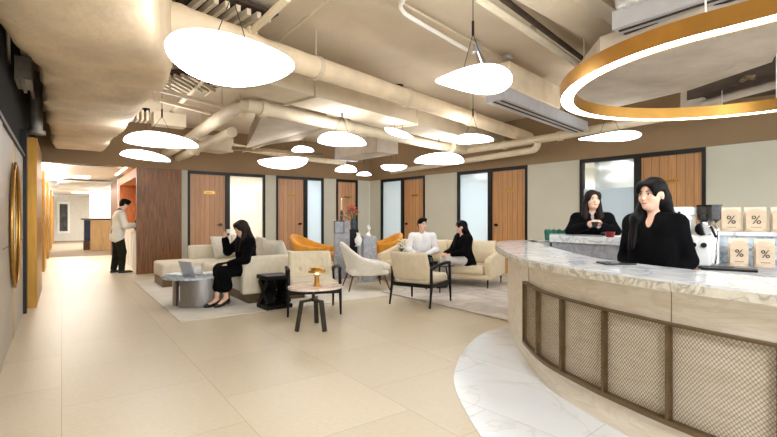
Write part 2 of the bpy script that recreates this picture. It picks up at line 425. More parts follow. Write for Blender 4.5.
def rb(c, h, rr, k=.01, s=1, M=None):
    c = np.array(c, float); h = np.array(h, float); m = np.array(M if M is not None else Matrix.Identity(3))
    def f(X, Y, Z):
        x, y, z = X-c[0], Y-c[1], Z-c[2]
        q = [np.abs(m[0][i]*x+m[1][i]*y+m[2][i]*z)-h[i]+rr for i in range(3)]
        return np.sqrt(sum(np.maximum(a, 0)**2 for a in q))+np.minimum(np.maximum(q[0], np.maximum(q[1], q[2])), 0)-rr
    e = np.sum(np.abs(m)*h[None, :], axis=1)
    return dict(f=f, k=k, s=s, bb=(c-e, c+e))
def solid(name, prims, m, parent=None, vox=.01, wob=0.0, loc=None):
    V, Fc = sdf_mesh(prims, vox, wob)
    me = bpy.data.meshes.new(name); me.from_pydata(V.tolist(), [], Fc.tolist()); me.materials.append(MATS[m])
    me.polygons.foreach_set('use_smooth', [True]*len(me.polygons)); me.update()
    o = bpy.data.objects.new(name, me); C.objects.link(o)
    if parent is not None: o.parent = parent
    if loc is not None: o.location = loc
    return o

# ================================================ THE SETTING
VA = 11.7; NB = 8.744; ZC = 3.45; ZD = 2.42
def uA(px, v=VA):
    p = (px-388.5)/FP; return (.809*p+.588)*v/(-.588*p+.809)
def tB(px, n=NB):
    p = (px-388.5)/FP; Y = n/(.756*p+.6546); return (.6546*p-.756)*Y
def rub(m, u0, u1, v0, v1, z0, z1):
    return m.box(R((u0+u1)/2, (v0+v1)/2, (z0+z1)/2), (abs(u1-u0), abs(v1-v0), z1-z0), AU)
def wub(m, t0, t1, n0, n1, z0, z1):
    return m.box(W((t0+t1)/2, (n0+n1)/2, (z0+z1)/2), (abs(t1-t0), abs(n1-n0), z1-z0), AT)
UCOR = 7.77; TCOR = -10.99

fl = MB(); rub(fl, -1.0, 16, -8, 36, -.1, 0)
struct(fl.build('floor', 'floor_stone'))
cb = MB(); rub(cb, -1.0, 14, -3.5, VA+3.2, ZC, ZC+.2)
struct(cb.build('ceiling', 'ceiling_paint'))
# shallow beams of the raw ceiling
bm_ = MB()
bm_.box(W(-6.9, 5.6, ZC-.09), (.35, 7.5, .18), AT)
bm_.box(W(-2.2, 5.6, ZC-.09), (.35, 7.5, .18), AT)
struct(bm_.build('trim_1', 'ceiling_paint'))

DA = [(187.5, 265, 227.5, 'door_first'), (276, 323.5, 305.5, 'door_first'), (336, 357.5, None, 'door_first')]
DB = [(381, 425, 402.5, 'glass_first'), (457.5, 527.5, 490, 'glass_first'), (580, 706, 637.5, 'glass_first')]
m = MB(); cuts = [2.30] + [uA(x) for d in DA for x in d[:2]] + [UCOR]
for i in range(0, len(cuts), 2): rub(m, cuts[i], cuts[i+1], VA, VA+.12, 0, ZD)
struct(m.build('wall_back', 'wall_cream'))
m = MB(); cuts = [TCOR] + [tB(x) for d in DB for x in d[:2]] + [2.5]
for i in range(0, len(cuts), 2): wub(m, cuts[i], cuts[i+1], NB, NB+.12, 0, ZD)
struct(m.build('wall_right', 'wall_cream'))
m = MB(); rub(m, -.55, UCOR+.1, VA-.02, VA+.14, ZD, ZC); struct(m.build('trim_2', 'upper_wall_paint'))
m = MB(); wub(m, TCOR, 2.5, NB-.02, NB+.14, ZD, ZC); struct(m.build('trim_3', 'upper_wall_paint'))
m = MB(); cutsA = [2.30] + [uA(x) for d in DA for x in d[:2]] + [UCOR]
for i in range(0, len(cutsA), 2): rub(m, cutsA[i], cutsA[i+1], VA-.012, VA, 0, .08)
struct(m.build('baseboard_back', 'wall_cream'))
m = MB()
for i in range(0, len(cuts), 2): wub(m, cuts[i], cuts[i+1], NB-.012, NB, 0, .08)
struct(m.build('baseboard_right', 'wall_cream'))

def opening(idx, s0, s1, sm, order, put, ang, wood, film):
    """black framed door leaf with a glass light beside it; put(m, s0, s1, depth0, depth1, z0, z1)"""
    def frame(a, b):
        m = MB(); t = .055
        put(m, a, a+t, -.02, .1, 0, ZD); put(m, b-t, b, -.02, .1, 0, ZD); put(m, a+t, b-t, -.02, .1, ZD-.075, ZD); return m
    if sm is None: d0, d1 = s0, s1; g = None
    elif order == 'door_first': d0, d1 = s0, sm; g = (sm, s1)
    else: d0, d1 = sm, s1; g = (s0, sm)
    rt = bpy.data.objects.new('door_%d' % idx, None); C.objects.link(rt); rt['kind'] = 'structure'
    frame(d0, d1).build('door_frame', 'black_metal', rt)
    m = MB(); put(m, d0+.057, d1-.057, .02, .07, 0, ZD-.077); m.build('door_panel', wood, rt)
    hs = d1-.16 if order == 'door_first' else d0+.16
    m = MB(); put(m, hs-.03, hs+.03, .0, .02, 1.07, 1.13); put(m, hs-.02, hs+.02, -.045, 0, 1.085, 1.115)
    q = .1 if order == 'door_first' else -.1
    put(m, min(hs, hs-q), max(hs, hs-q), -.055, -.04, 1.085, 1.112); m.build('door_handle', 'black_gloss', rt)
    m = MB(); c = (d0+d1)/2; put(m, c-.1, c+.16, .008, .02, 1.86, 1.935); pl = m.build('sign', 'brass', rt)
    m = MB()
    for k in range(7): put(m, c-.08+k*.03, c-.065+k*.03, .005, .008, 1.885, 1.91)
    m.build('lettering', 'bronze', pl)
    if g:
        rt = bpy.data.objects.new('window_%d' % idx, None); C.objects.link(rt); rt['kind'] = 'structure'
        frame(*g).build('window_frame', 'black_metal', rt)
        if film == 'clear':
            m = MB(); put(m, g[0]+.055, g[1]-.055, .045, .057, 1.83, ZD-.077); m.build('window_pane', 'clear_glass', rt)
            m = MB(); put(m, g[0]+.055, g[1]-.055, .045, .057, 0, 1.828); m.build('film_pane', 'frosted_film', rt)
        else:
            m = MB(); put(m, g[0]+.055, g[1]-.055, .045, .057, 0, ZD-.077); m.build('window_pane', film, rt)
pa = lambda m, a, b, x, y, z0, z1: rub(m, a, b, VA+x, VA+y, z0, z1)
pb = lambda m, a, b, x, y, z0, z1: wub(m, a, b, NB+x, NB+y, z0, z1)
for i, d in enumerate(DA): opening(i+1, uA(d[0]), uA(d[1]), uA(d[2]) if d[2] else None, d[3], pa, AU, 'door_wood', ('warm_film', 'frosted_film', None)[i])
for i, d in enumerate(DB): opening(i+4, tB(d[0]), tB(d[1]), tB(d[2]), d[3], pb, AT, 'door_wood_b', ('frosted_film', 'frosted_film', 'clear')[i])

# offices behind the glass
m = MB(); rub(m, 2.4, UCOR+3.0, VA+2.6, VA+2.7, 0, 2.7); rub(m, 2.32, 2.4, VA+.14, VA+2.7, 0, 2.7); struct(m.build('wall_office_back', 'white_paint'))
m = MB(); wub(m, TCOR-.5, 2.5, NB+3.4, NB+3.5, 0, 2.7); wub(m, tB(590), tB(590)+.1, NB+.2, NB+3.4, 0, 2.7); wub(m, -.5, -.4, NB+.2, NB+3.4, 0, 2.7); struct(m.build('wall_office_right', 'white_paint'))
m = MB(); rub(m, 2.42, UCOR+.4, VA+.16, VA+2.7, 2.62, 2.7); wub(m, TCOR+.7, 2.5, NB+.16, NB+3.5, 2.62, 2.7); struct(m.build('ceiling_office', 'white_paint'))
lab = ['square white ceiling panel light in the office behind the first glass of the back wall', 'square white ceiling panel light in the office behind the second glass of the back wall',
       'square ceiling panel light behind the frosted glass nearest the room corner', 'square ceiling panel light behind the frosted glass of the middle right door',
       'white ceiling panel light seen through the clear glass behind the bar']
for q_, e_, sx_ in ((R(5, VA+1.3, 2.5), 75, 5), (W(tB(470), NB+1.6, 2.5), 75, 4), (W(tB(625), NB+1.6, 2.5), 18, 2)): area('office_light', q_, sx_, 1.6, e_, (.95, .97, 1), (0, 0, AU if e_ == 75 and sx_ == 5 else AT))
LP = [R((uA(229)+uA(265))/2, VA+1.2, 2.6), R((uA(307)+uA(323))/2, VA+1.2, 2.6), W((tB(381)+tB(402))/2, NB+1.4, 2.6), W((tB(457)+tB(490))/2, NB+1.4, 2.6), W(tB(625), NB+1.3, 2.6)]
for k, p in enumerate(LP):
    t = thing('ceiling_light', lab[k], 'ceiling light', p, AU if k < 2 else AT)
    sx = (1.0, .5, .6, .9, .35)[k]
    MB().box((0, 0, .005), (sx, .6, .03)).build('housing', 'white_paint', t); MB().box((0, 0, -.015), (sx-.05, .55, .01)).build('diffuser', 'panel_glow', t)

# ---- left wall with round-handled double door, corridor
UL = -.40
m = MB(); rub(m, UL-.1, UL, -3, 5.3-.35, 0, 2.05); rub(m, UL-.1, UL, 7.6, 31, 0, 2.42); struct(m.build('wall_left', 'stone_grey_panel'))
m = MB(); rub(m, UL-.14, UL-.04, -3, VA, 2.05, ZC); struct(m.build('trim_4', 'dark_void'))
m = MB(); rub(m, UL-.02, UL+.015, -3, 7.6, 2.05, 2.09); rub(m, UL-.1, UL+.03, 7.58, 7.68, 0, 2.42); struct(m.build('trim_5', 'black_metal'))
rt = bpy.data.objects.new('door_7', None); C.objects.link(rt); rt['kind'] = 'structure'
m = MB(); rub(m, UL-.09, UL-.01, 4.95, 6.09, 0, 2.05); m.build('door_panel', 'stone_grey_panel', rt)
m = MB(); rub(m, UL-.09, UL-.01, 6.11, 7.58, 0, 2.05); m.build('door_panel', 'stone_grey_panel', rt)
m = MB(); rub(m, UL-.05, UL-.004, 6.09, 6.11, 0, 2.05); m.build('trim_strip', 'brass', rt)
m = MB(); rub(m, UL-.012, UL-.006, 4.95, 6.09, .98, .99); rub(m, UL-.012, UL-.006, 6.11, 7.58, .98, .99); m.build('panel_joint', 'upper_wall_paint', rt)
# round brass pull: two half rings with a mirror plate behind
c0 = R(UL, 6.1, 1.18); ring = []
for sgn in (0, PI):
    pts = []
    for k in range(25):
        a = sgn-PI/2+PI*k/24; pts.append(c0+dV*(.47*math.cos(a)+(.012 if sgn == 0 else -.012))+Vector((0, 0, .64*math.sin(a)))+dU*.014)
    MB().tube(pts, .017, 10).build('ring_handle', 'brass', rt, smooth=True)
m = MB(); m.add([c0+dU*.004+dV*.45*math.cos(2*PI*k/48)+Vector((0, 0, .61*math.sin(2*PI*k/48))) for k in range(48)]+[c0-dU*.004+dV*.45*math.cos(2*PI*k/48)+Vector((0, 0, .61*math.sin(2*PI*k/48))) for k in range(48)],
    [tuple(range(48))[::-1], tuple(range(48, 96))]+[(k, (k+1) % 48, 48+(k+1) % 48, 48+k) for k in range(48)]); m.build('mirror_plate', 'mirror', rt)

# corridor: gilt pilasters and lit niches on the left, low bright ceiling
m = MB()
for a, b in ((8.0, 10.0), (13.3, 14.6), (17.5, 19.2), (22.5, 24.5), (27.5, 29)): rub(m, UL-.02, UL+(.12 if a < 9 else .08), a, b, 0, 2.38)
struct(m.build('trim_6', 'gold_panel'))
m = MB()
for a, b in ((10.1, 13.2), (14.7, 17.4), (19.3, 22.4)): rub(m, UL-.01, UL+.02, a, b, .1, 2.3)
struct(m.build('trim_7', 'white_paint'))
m = MB(); rub(m, UL-.1, 5.0, VA+.15, 31, 2.55, 2.65); struct(m.build('ceiling_corridor', 'white_paint'))
m = MB(); rub(m, -.2, 1.2, 12.8, 15.6, 2.47, 2.5); rub(m, -.1, 1.4, 18, 24, 2.47, 2.5); struct(m.build('trim_8', 'white_paint'))
m = MB(); rub(m, UL-.1, 5.0, 30.8, 30.95, 0, 2.6); struct(m.build('wall_corridor_end', 'corridor_wall'))
m = MB(); rub(m, 2.05, 2.2, 18.2, 24.0, 0, 2.6); rub(m, .95, 2.05, 22.6, 22.7, 0, 2.6); struct(m.build('wall_corridor_right', 'white_paint'))
m = MB(); rub(m, UL, 4.8, 18.0, 30.8, 0, .006); struct(m.build('floor_carpet', 'carpet'))
for k, (u0, u1, v0, v1) in enumerate(((-.32, -.27, 12.9, 17.5), (.3, .7, 16.3, 17.2), (.4, 1.2, 26, 27), (1.27, 1.32, 12.6, 15.4))):
    t = thing('cove_light', ['long warm cove light along the left edge of the corridor ceiling', 'small ceiling light in the middle of the corridor', 'ceiling light at the far end of the corridor', 'long cove light above the wooden niches of the corridor'][k], 'ceiling light', R((u0+u1)/2, (v0+v1)/2, 2.53), AU)
    MB().box((0, 0, .01), (abs(u1-u0)+.03, v1-v0+.03, .02)).build('housing', 'white_paint', t); MB().box((0, 0, -.01), (u1-u0, v1-v0, .015)).build('diffuser', 'cove_glow', t)
area('corridor_light', R(.45, 15, 2.44), 1.2, 5, 32, (1, .96, .9), (0, 0, AU))
area('corridor_light', R(1.2, 24, 2.44), 2.5, 7, 200, (1, .97, .92), (0, 0, AU))

# daylight-white fill light added behind the camera to lift the bar front
area('rear_fill_light', (-.3, -1.6, 3.0), 3.5, 1.6, AREA_FRONT, (.95, .98, 1), (math.radians(55), 0, 0))
for v_, u_ in ((15.5, -.18), (22, 2.2)): area('ceiling_fill_uplight', R(u_, v_, 2.36), .1, 7, 60, (1, .97, .92), (PI, 0, AU))  # unseen upward area lights added to whiten the corridor ceiling
# framed picture at the end of the corridor
t = thing('wall_picture', 'tall dark artwork in a white frame on the corridor end wall', 'picture', R(0, 30.77, 0), AU)
ua, ub = uA(57, 30.7), uA(70, 30.7)
MB().box(((ua+ub)/2, 0, 1.3), (ub-ua, .05, 1.75)).build('frame', 'white_paint', t)
MB().box(((ua+ub)/2, -.03, 1.3), (ub-ua-.22, .02, 1.5)).build('canvas', 'artwork', t)

# reception counter far down the corridor
t = thing('reception_counter', 'pale wooden reception counter with a black top down the corridor', 'counter', R(1.25, 21, 0), AU)
u0, u1 = uA(91, 20.6)-1.25, .75
MB().box(((u0+u1)/2, .2, .6), (u1-u0, 1.1, 1.2)).build('counter_body', 'pale_wood', t)
MB().box(((u0+u1)/2-.15, .2, 1.225), (u1-u0+.3, 1.2, .05)).build('countertop', 'black_gloss', t)
MB().box((u0-.1, .45, .78), (.2, .5, .82)).build('side_panel', 'screen_blue', t)
MB().box((u0-.12, .5, .19), (.2, .45, .36)).build('base', 'chair_leg_wood', t)

# walnut kiosk with water counter at the mouth of the corridor
t = thing('kiosk_cabinet', 'tall walnut cabinet with open orange wood niche at the corridor mouth', 'cabinet', R(1.36, 11.45, 0), AU)
def kb(n, mt, u0, u1, v0, v1, z0, z1): m = MB(); m.box(((u0+u1)/2, (v0+v1)/2, (z0+z1)/2), (u1-u0, v1-v0, z1-z0)); return m.build(n, mt, t)
kb('side_panel', 'walnut', 0, .93, 0, .12, 0, 2.4)
kb('back_panel', 'orange_wood', .75, .93, .12, 3.6, 0, 2.4)
kb('header', 'orange_wood', 0, .75, .12, 3.6, 2.2, 2.4)
kb('side_panel', 'orange_wood', 0, .75, 3.6, 3.75, 0, 2.4)
kb('counter_body', 'white_paint', .04, .75, .12, 3.6, 0, .92)
kb('countertop', 'porcelain', 0, .75, .12, 3.6, .92, .96)
m = MB()
for k in range(11): m.box((.036, .3+k*.31, .47), (.01, .06, .86))
m.build('slats', 'silver', t)
kb('pillar', 'silver', -.03, .12, 3.77, 3.93, 0, 2.42)
kb('side_panel', 'walnut', 0, .8, 4.1, 6.6, 0, 2.42)
tag(MB().rbox((0, 0, .12), (.26, .3, .24), .03).build('drink_dispenser', 'black_gloss', loc=R(1.36+.25, 12.55, .962)), 'black drink dispenser on the white counter in front of the man', 'dispenser')

# ---- white marble inlay around the bar
INL = [(2.2, -.6), (1.35, .2), (.86, 1.1), (.62, 1.9), (.529, 2.57), (.498, 2.93), (.49, 3.32), (.547, 3.70), (.715, 4.26), (.993, 4.83), (1.285, 5.14), (1.75, 5.55), (2.3, 5.8), (3.2, 5.9), (4.2, 5.3), (6.5, 2.0), (6, -1)]
m = MB(); m.prism([(p.x, p.y) for p in catmull([(a, b, 0) for a, b in INL], 5)], .0, .006); struct(m.build('floor_inlay', 'white_marble_floor'))

# ================================================ CEILING SERVICES
def zp(px, py, z): return G(px, py, z)
def duct(p, q, wd, h, name, mt, label, cat, side=1, bump=0.0, seams=0):
    """box duct whose lower near edge runs p to q"""
    p = Vector(p); q = Vector(q); d = (q-p); L = d.length; a = math.atan2(d.y, d.x)
    t = thing(name, label, cat, p, a)
    m = MB(); m.box((L/2, side*wd/2, h/2), (L, wd, h)); m.build('duct_body', mt, t)
    if seams:
        for k in range(seams):
            MB().box((L*(k+.5)/seams, side*wd/2, h/2), (.03, wd+.05, h+.05)).build('flange', mt, t)
    return t
# large wrapped duct over the entrance: lumpy canvas skin
def wrapped_duct():
    t = thing('wrapped_duct', 'huge canvas-wrapped air duct overhead along the left wall', 'duct')
    m = MB(); rnd = random.Random(3)
    secs = [(2.0, -.46, .40, 2.50), (3.2, -.46, .46, 2.52), (3.7, -.40, .60, 2.50), (4.3, -.30, .78, 2.52), (5.0, -.19, .88, 2.53), (5.05, -.17, .84, 2.63), (7.0, -.18, .83, 2.62), (8.9, -.17, .8, 2.62), (8.95, -.15, .77, 2.70), (11.35, -.16, .76, 2.68)]
    ring = []
    vs = []; fs = []; nn = 40; V_ = []
    for i in range(len(secs)-1):
        a, b = secs[i], secs[i+1]; k = max(2, int((b[0]-a[0])/.12))
        for j in range(k): f = j/k; V_.append([a[x]*(1-f)+b[x]*f for x in range(4)])
    V_.append(list(secs[-1]))
    for (v, u0, u1, zb) in V_:
        zt = 3.4; cu, cz = (u0+u1)/2, (zb+zt)/2; hu, hz = (u1-u0)/2, (zt-zb)/2
        for k in range(nn):
            a = 2*PI*k/nn; ca, sa = math.cos(a), math.sin(a); e = .22
            x = abs(ca)**e*math.copysign(1, ca); z = abs(sa)**e*math.copysign(1, sa)
            wob = .012*math.sin(v*5+a*3)+.008*math.sin(v*13+a*7)
            vs.append(R(cu+x*(hu+wob), v+.02*math.sin(a*4), cz+z*(hz+wob)))
    for i in range(len(V_)-1):
        for k in range(nn):
            a = i*nn+k; b = i*nn+(k+1) % nn; fs.append((a, b, b+nn, a+nn))
    fs.append(tuple(range(nn))[::-1]); fs.append(tuple(range((len(V_)-1)*nn, len(V_)*nn)))
    m.add(vs, fs); m.build('duct_body', 'duct_wrap', t, smooth=True)
wrapped_duct()
# thick branch leaving the wrapped duct and crossing the room
t = thing('insulated_pipe', 'thick insulated pipe crossing the whole ceiling from the wrapped duct', 'pipe')
P = [zp(128, 6, 2.98), zp(150, 18, 2.98), zp(190, 26, 3.0), zp(262, 50, 3.0), zp(354, 80, 3.0), zp(500, 128, 3.0), zp(566, 151, 3.0)]
rr = [.16, .17, .145, .125, .12, .12, .12]
MB().tube(catmull(P, 5), [rr[min(6, i//5)]*(1+.02*math.sin(i*2)) for i in range(31)], 18).build('pipe_run', 'duct_wrap', t, smooth=True)
for (x, y) in ((316, 68), (405, 97), (470, 118)):
    c = zp(x, y, 3.0); d = (P[5]-P[4]).normalized()
    MB().tube([c-d*.03, c+d*.03], .14, 18).build('clamp', 'pipe_paint', t, smooth=True)
    MB().tube([c+Vector((0, 0, .1)), Vector((c.x, c.y, ZC))], .007, 6).build('hanger_rod', 'pipe_paint', t)
MB().tube([P[1]+Vector((-.1, -.16, -.05)), P[1]+Vector((-.08, -.2, -.06))], .09, 16).build('end_cap', 'galvanized', t, smooth=True)
# flat duct just beyond it
a, b = zp(238, 75, 2.86), zp(505, 148, 2.86)
duct(a, b, .62, .34, 'rectangular_duct', 'duct_paint', 'long flat beige duct running behind the thick insulated pipe', 'duct', 1, seams=3)
a, b = zp(240, 128, 2.92), zp(345, 152, 2.92)
# mid pipe with elbow
t = thing('drain_pipe', 'beige pipe with an elbow joint below the flat duct', 'pipe')
P = [zp(160, 156, 2.78), zp(176, 148, 2.8), zp(222, 117, 2.8), zp(243, 107, 2.8), zp(262, 108, 2.8), zp(354, 128, 2.8), zp(463, 150, 2.8)]
MB().tube(catmull(P, 5), .1, 16).build('pipe_run', 'pipe_paint', t, smooth=True)
for i, (x, y) in enumerate(((200, 133), (240, 108), (262, 108), (345, 126), (452, 147))):
    c = zp(x, y, 2.8); d = (P[2]-P[1]).normalized() if i < 1 else (P[5]-P[4]).normalized()
    MB().tube([c-d*.05, c+d*.05], .128, 16).build('coupling', 'pipe_paint', t, smooth=True)
    MB().tube([c, Vector((c.x, c.y, ZC))], .006, 6).build('hanger_rod', 'pipe_paint', t)
t = thing('drain_pipe', 'beige pipe running beside the elbow pipe towards the corridor', 'pipe')
P = [zp(174, 160, 2.7), zp(195, 150, 2.7), zp(232, 132, 2.7)]
MB().tube(P, .09, 16).build('pipe_run', 'pipe_paint', t, smooth=True)
MB().tube([P[1]-Vector((.04, .05, 0)), P[1]+Vector((.04, .05, 0))], .11, 16).build('coupling', 'pipe_paint', t)
# pipes along the right wall
t = thing('drain_pipe', 'horizontal beige pipe under the ceiling along the right wall', 'pipe')
P = [zp(463, 151, 2.8), zp(505, 145, 2.8), zp(560, 136, 2.8), zp(640, 121, 2.8), zp(720, 107, 2.8)]
MB().tube(P, .075, 14).build('pipe_run', 'pipe_paint', t, smooth=True)
for x, y in ((505, 145), (560, 136)):
    c = zp(x, y, 2.8); MB().tube([c-dT*.04, c+dT*.04], .095, 14).build('coupling', 'pipe_paint', t)
t = thing('drain_pipe', 'lower beige pipe turning up with an elbow near the pointed pendant lamp', 'pipe')
P = [zp(392, 172, 2.6), zp(470, 160, 2.6), zp(522, 152, 2.6), zp(535, 149, 2.62), zp(538, 142, 2.74)]
MB().tube(catmull(P, 4), .065, 14).build('pipe_run', 'pipe_paint', t, smooth=True)
t = thing('drain_pipe', 'thin beige pipe in front of the back wall above the first doors', 'pipe')
P = [zp(232, 146, 2.88), zp(300, 158, 2.83), zp(345, 163, 2.8)]
MB().tube(P, .07, 14).build('pipe_run', 'pipe_paint', t, smooth=True)
t = thing('strut_channel', 'horizontal steel strut crossing below the pipes near the back wall', 'pipe')
MB().tube([zp(232, 148, 2.7), zp(322, 155, 2.7)], .05, 4).build('channel', 'bronze', t); MB().tube([zp(243, 152, 2.68), zp(345, 116, 3.0)], .02, 8).build('brace', 'pipe_paint', t)
# hood-shaped grey duct behind the elbow
t = thing('duct_transition', 'wedge-shaped beige duct piece hanging behind the elbow pipe', 'duct')
m = MB()
b0 = [zp(246, 148, 2.72), zp(262, 117, 2.9), zp(325, 127, 2.9), zp(300, 140, 2.75)]
m.add(b0+[p+Vector((.05, .1, .45)) for p in b0], [(0, 1, 2, 3), (4, 7, 6, 5), (0, 4, 5, 1), (1, 5, 6, 2), (2, 6, 7, 3), (3, 7, 4, 0)]); m.build('duct_body', 'slab_render', t)
t = thing('rectangular_duct', 'pale box duct hanging at the end of the elbow pipe above the left arm chair', 'duct', zp(344, 158, 2.65), AT)
MB().box((.45, .3, .2), (1.5, .6, .36)).build('duct_body', 'slab_render', t); MB().box((-.32, .3, .2), (.04, .66, .42)).build('flange', 'silver', t)
t = thing('rectangular_duct', 'short beige duct crossing above the elbow pipe near the big pendant', 'duct', zp(205, 148, 2.7), AU+.3)
MB().box((.3, .3, .15), (.8, .5, .3)).build('duct_body', 'duct_paint', t)
# slot diffusers
def slot(p, ang, L, label, wrap):
    t = thing('slot_diffuser', label, 'air vent', p, ang)
    MB().box((L/2, .14, .08), (L, .28, .16)).build('housing', 'silver', t)
    m = MB()
    for k in range(2): m.box((L/2, .07+k*.1, -.003), (L-.06, .03, .01))
    m.build('slots', 'dark_brown', t)
    if wrap == 'foil':
        rnd = random.Random(5); pr = [rb((L/2, .2, .3), (L/2-.02, .24, .16), .06)]
        solid('insulation', pr, 'foil_wrap', t, .03, .012)
    else: MB().rbox((L*.3, .22, .33), (L*.55, .5, .34), .02).build('insulation', 'duct_wrap', t)
    return t
pp = zp(505, 99, 2.76); qq = zp(588, 131, 2.76); slot(pp, math.atan2(qq.y-pp.y, qq.x-pp.x), (qq-pp).length, 'long linear air diffuser with a wrapped box left of the ring light', 'wrap')
pp = zp(612, 30, 2.92); qq = zp(700, 1, 2.92); slot(pp, math.atan2(qq.y-pp.y, qq.x-pp.x), 3.0, 'linear air diffuser wrapped in silver foil above the ring light', 'foil')
# broad plastered duct inside the ring
t = thing('plastered_duct', 'broad wrinkled plaster-wrapped duct above the ring light', 'duct')
m = MB(); P = [zp(596, 112, 2.78), zp(690, 90, 2.78), zp(772, 62, 2.78), zp(800, 8, 2.78), zp(700, 25, 2.78), zp(600, 58, 2.78), zp(572, 90, 2.78)]
m.prism([(p.x, p.y) for p in P], 2.78, 2.98); m.build('duct_body', 'slab_render', t)
for k in (2, 4, 6): MB().tube([(P[k].x+.1, P[k].y-.1 if k else P[k].y, 2.98), (P[k].x+.1, P[k].y-.1, ZC)], .008, 6).build('hanger_rod', 'pipe_paint', t)
t = thing('equipment_recess', 'dark brown block coloured as a shaded opening, with pipes, beside the plastered duct', 'ceiling void')
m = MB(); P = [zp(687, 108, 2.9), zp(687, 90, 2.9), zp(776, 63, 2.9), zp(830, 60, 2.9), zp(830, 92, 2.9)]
m.prism([(p.x, p.y) for p in P], 2.95, 3.42); m.build('shade_block', 'dark_brown', t)  # solid block below the slab; its dark brown stands for shade in the opening
MB().tube([zp(703, 104, 2.85), zp(800, 78, 2.85)], .05, 12).build('pipe', 'slab_render', t)
MB().tube([zp(700, 96, 3.0), zp(800, 68, 3.0)], .035, 12).build('pipe', 'bronze', t)
MB().tube(catmull([zp(735, 85, 3.1), zp(748, 75, 2.95), zp(760, 78, 3.1), zp(770, 70, 3.1)], 6), .05, 10).build('hose', 'bronze', t)
MB().box(zp(693, 100, 2.95), (.08, .3, .5), .5).build('strut', 'slab_render', t)
MB().tube([zp(722, 106, 2.7), zp(722, 76, 3.2)], .008, 6).build('rod', 'white_paint', t)
# thin conduits on the slab
def conduit(P, r, label, mt='pipe_paint', clips=()):
    t = thing('conduit', label, 'pipe'); MB().tube(P, r, 8).build('tube_run', mt, t, smooth=True)
    for c in clips: MB().box(c, (.09, .06, .07), .8).build('clip', 'pipe_paint', t)
    return t
conduit(catmull([zp(415, -14, 3.3), zp(402, 2, 3.3), zp(402, 10, 3.3), zp(415, 20, 3.3), zp(467, 50, 3.3)], 6), .022, 'white bent conduit leading to the small spotlight', 'white_paint')
conduit([zp(393, -2, 3.36), zp(505, 60, 3.36)], .012, 'thin conduit clipped to the slab behind the white bent one')
conduit([zp(476, -4, 3.25), zp(592, 74, 3.25)], .045, 'beige conduit running diagonally to the ring light', clips=[zp(532, 30, 3.3)])
conduit([zp(486, -14, 3.3), zp(600, 72, 3.3)], .03, 'dark conduit beside the beige diagonal conduit', 'dark_brown')
conduit([zp(288, -2, 3.1), zp(240, 42, 3.1), zp(162, 122, 3.1)], .035, 'beige conduit passing behind the big pendant lamp', clips=[zp(252, 31, 3.1)])
conduit([zp(332, -3, 3.3), zp(274, 45, 3.3), zp(205, 96, 3.3)], .014, 'thin conduit right of the beige one behind the big pendant')
conduit([zp(22, 45, 3.0), zp(41, 134, 3.0)], .022, 'thin beige conduit in the dark gap left of the wrapped duct')
conduit([zp(8, 30, 2.9), zp(10, 96, 2.9), zp(9, 104, 2.9)], .016, 'grey conduit close to the left wall above the round door handle', 'galvanized')
# striped fins and struts behind the wrapped duct
t = thing('cable_ladder', 'striped metal cable ladder right of the wrapped duct', 'cable tray', zp(186, 12, 3.3), AU+.15)
m = MB()
for k in range(7): m.box((0+.11*k, 0, 0), (.045, .9, .06))
m.build('rungs', 'pipe_paint', t); MB().box((.33, 0, .07), (.85, .95, .03)).build('tray', 'dark_brown', t)
t = thing('cable_ladder', 'striped cable ladder under the big pendant lamp left side', 'cable tray', zp(178, 84, 3.1), AU-.7)
m = MB()
for k in range(8): m.box((-.35+.1*k, 0, 0), (.04, .7, .05))
m.build('rungs', 'pipe_paint', t); MB().box((0, 0, .06), (.85, .75, .03)).build('tray', 'dark_brown', t)
t = thing('strut_channel', 'pair of horizontal struts left of the big pendant lamp', 'pipe')
for y in (90, 100): MB().tube([zp(160, y, 2.95), zp(225, y+17, 2.95)], .035, 4).build('channel', 'pipe_paint', t)
for x, y in ((170, 92), (222, 106)): MB().tube([zp(x, y, 2.95), Vector((zp(x, y, 2.95).x, zp(x, y, 2.95).y, ZC))], .012, 6).build('hanger_rod', 'pipe_paint', t)
t = thing('junction_box', 'cream junction box with louvres beside the pipes left of the room', 'electrical box', zp(170, 124, 2.85), AU)
MB().box((0, .1, .08), (.5, .25, .22)).build('box_body', 'duct_paint', t)
m = MB()
for k in range(6): m.box((-.7+.07*k, .05, .08), (.03, .3, .16))
m.build('louvres', 'pipe_paint', t)
t = thing('electrical_box', 'grey electrical box with knobs on the dark strip at the left wall', 'electrical box', R(-.33, 6.35, 2.72), AU)
MB().box((0, 0, .12), (.14, .5, .24)).build('box_body', 'galvanized', t)
for k in range(5): MB().box((0, -.2+.1*k, -.02), (.03, .03, .05)).build('knob', 'galvanized', t)
t = thing('drain_pipe', 'dull grey vertical pipe stub above the corridor entrance', 'pipe', R(-.3, 8.4, 2.5))
MB().cyl((0, 0, 0), .08, .9).build('pipe_run', 'galvanized', t, smooth=True); MB().cyl((0, 0, -.01), .11, .05).build('coupling', 'galvanized', t)
t = thing('spotlight', 'small silver ceiling spotlight behind the pointed pendant lamp', 'spotlight', zp(477, 52, 3.3))
MB().cyl((0, 0, 0), .055, .12).build('box_body', 'silver', t, smooth=True)
MB().tube([(0, 0, .02), (.07, .07, -.1), (.1, .1, -.18)], [.03, .05, .06], 14).build('lamp_head', 'chrome', t, smooth=True)
t = thing('spotlight', 'small silver ceiling fitting right of the pointed pendant lamp', 'spotlight', zp(507, 60, 3.36))
MB().cyl((0, 0, 0), .07, .05).build('box_body', 'silver', t, smooth=True)

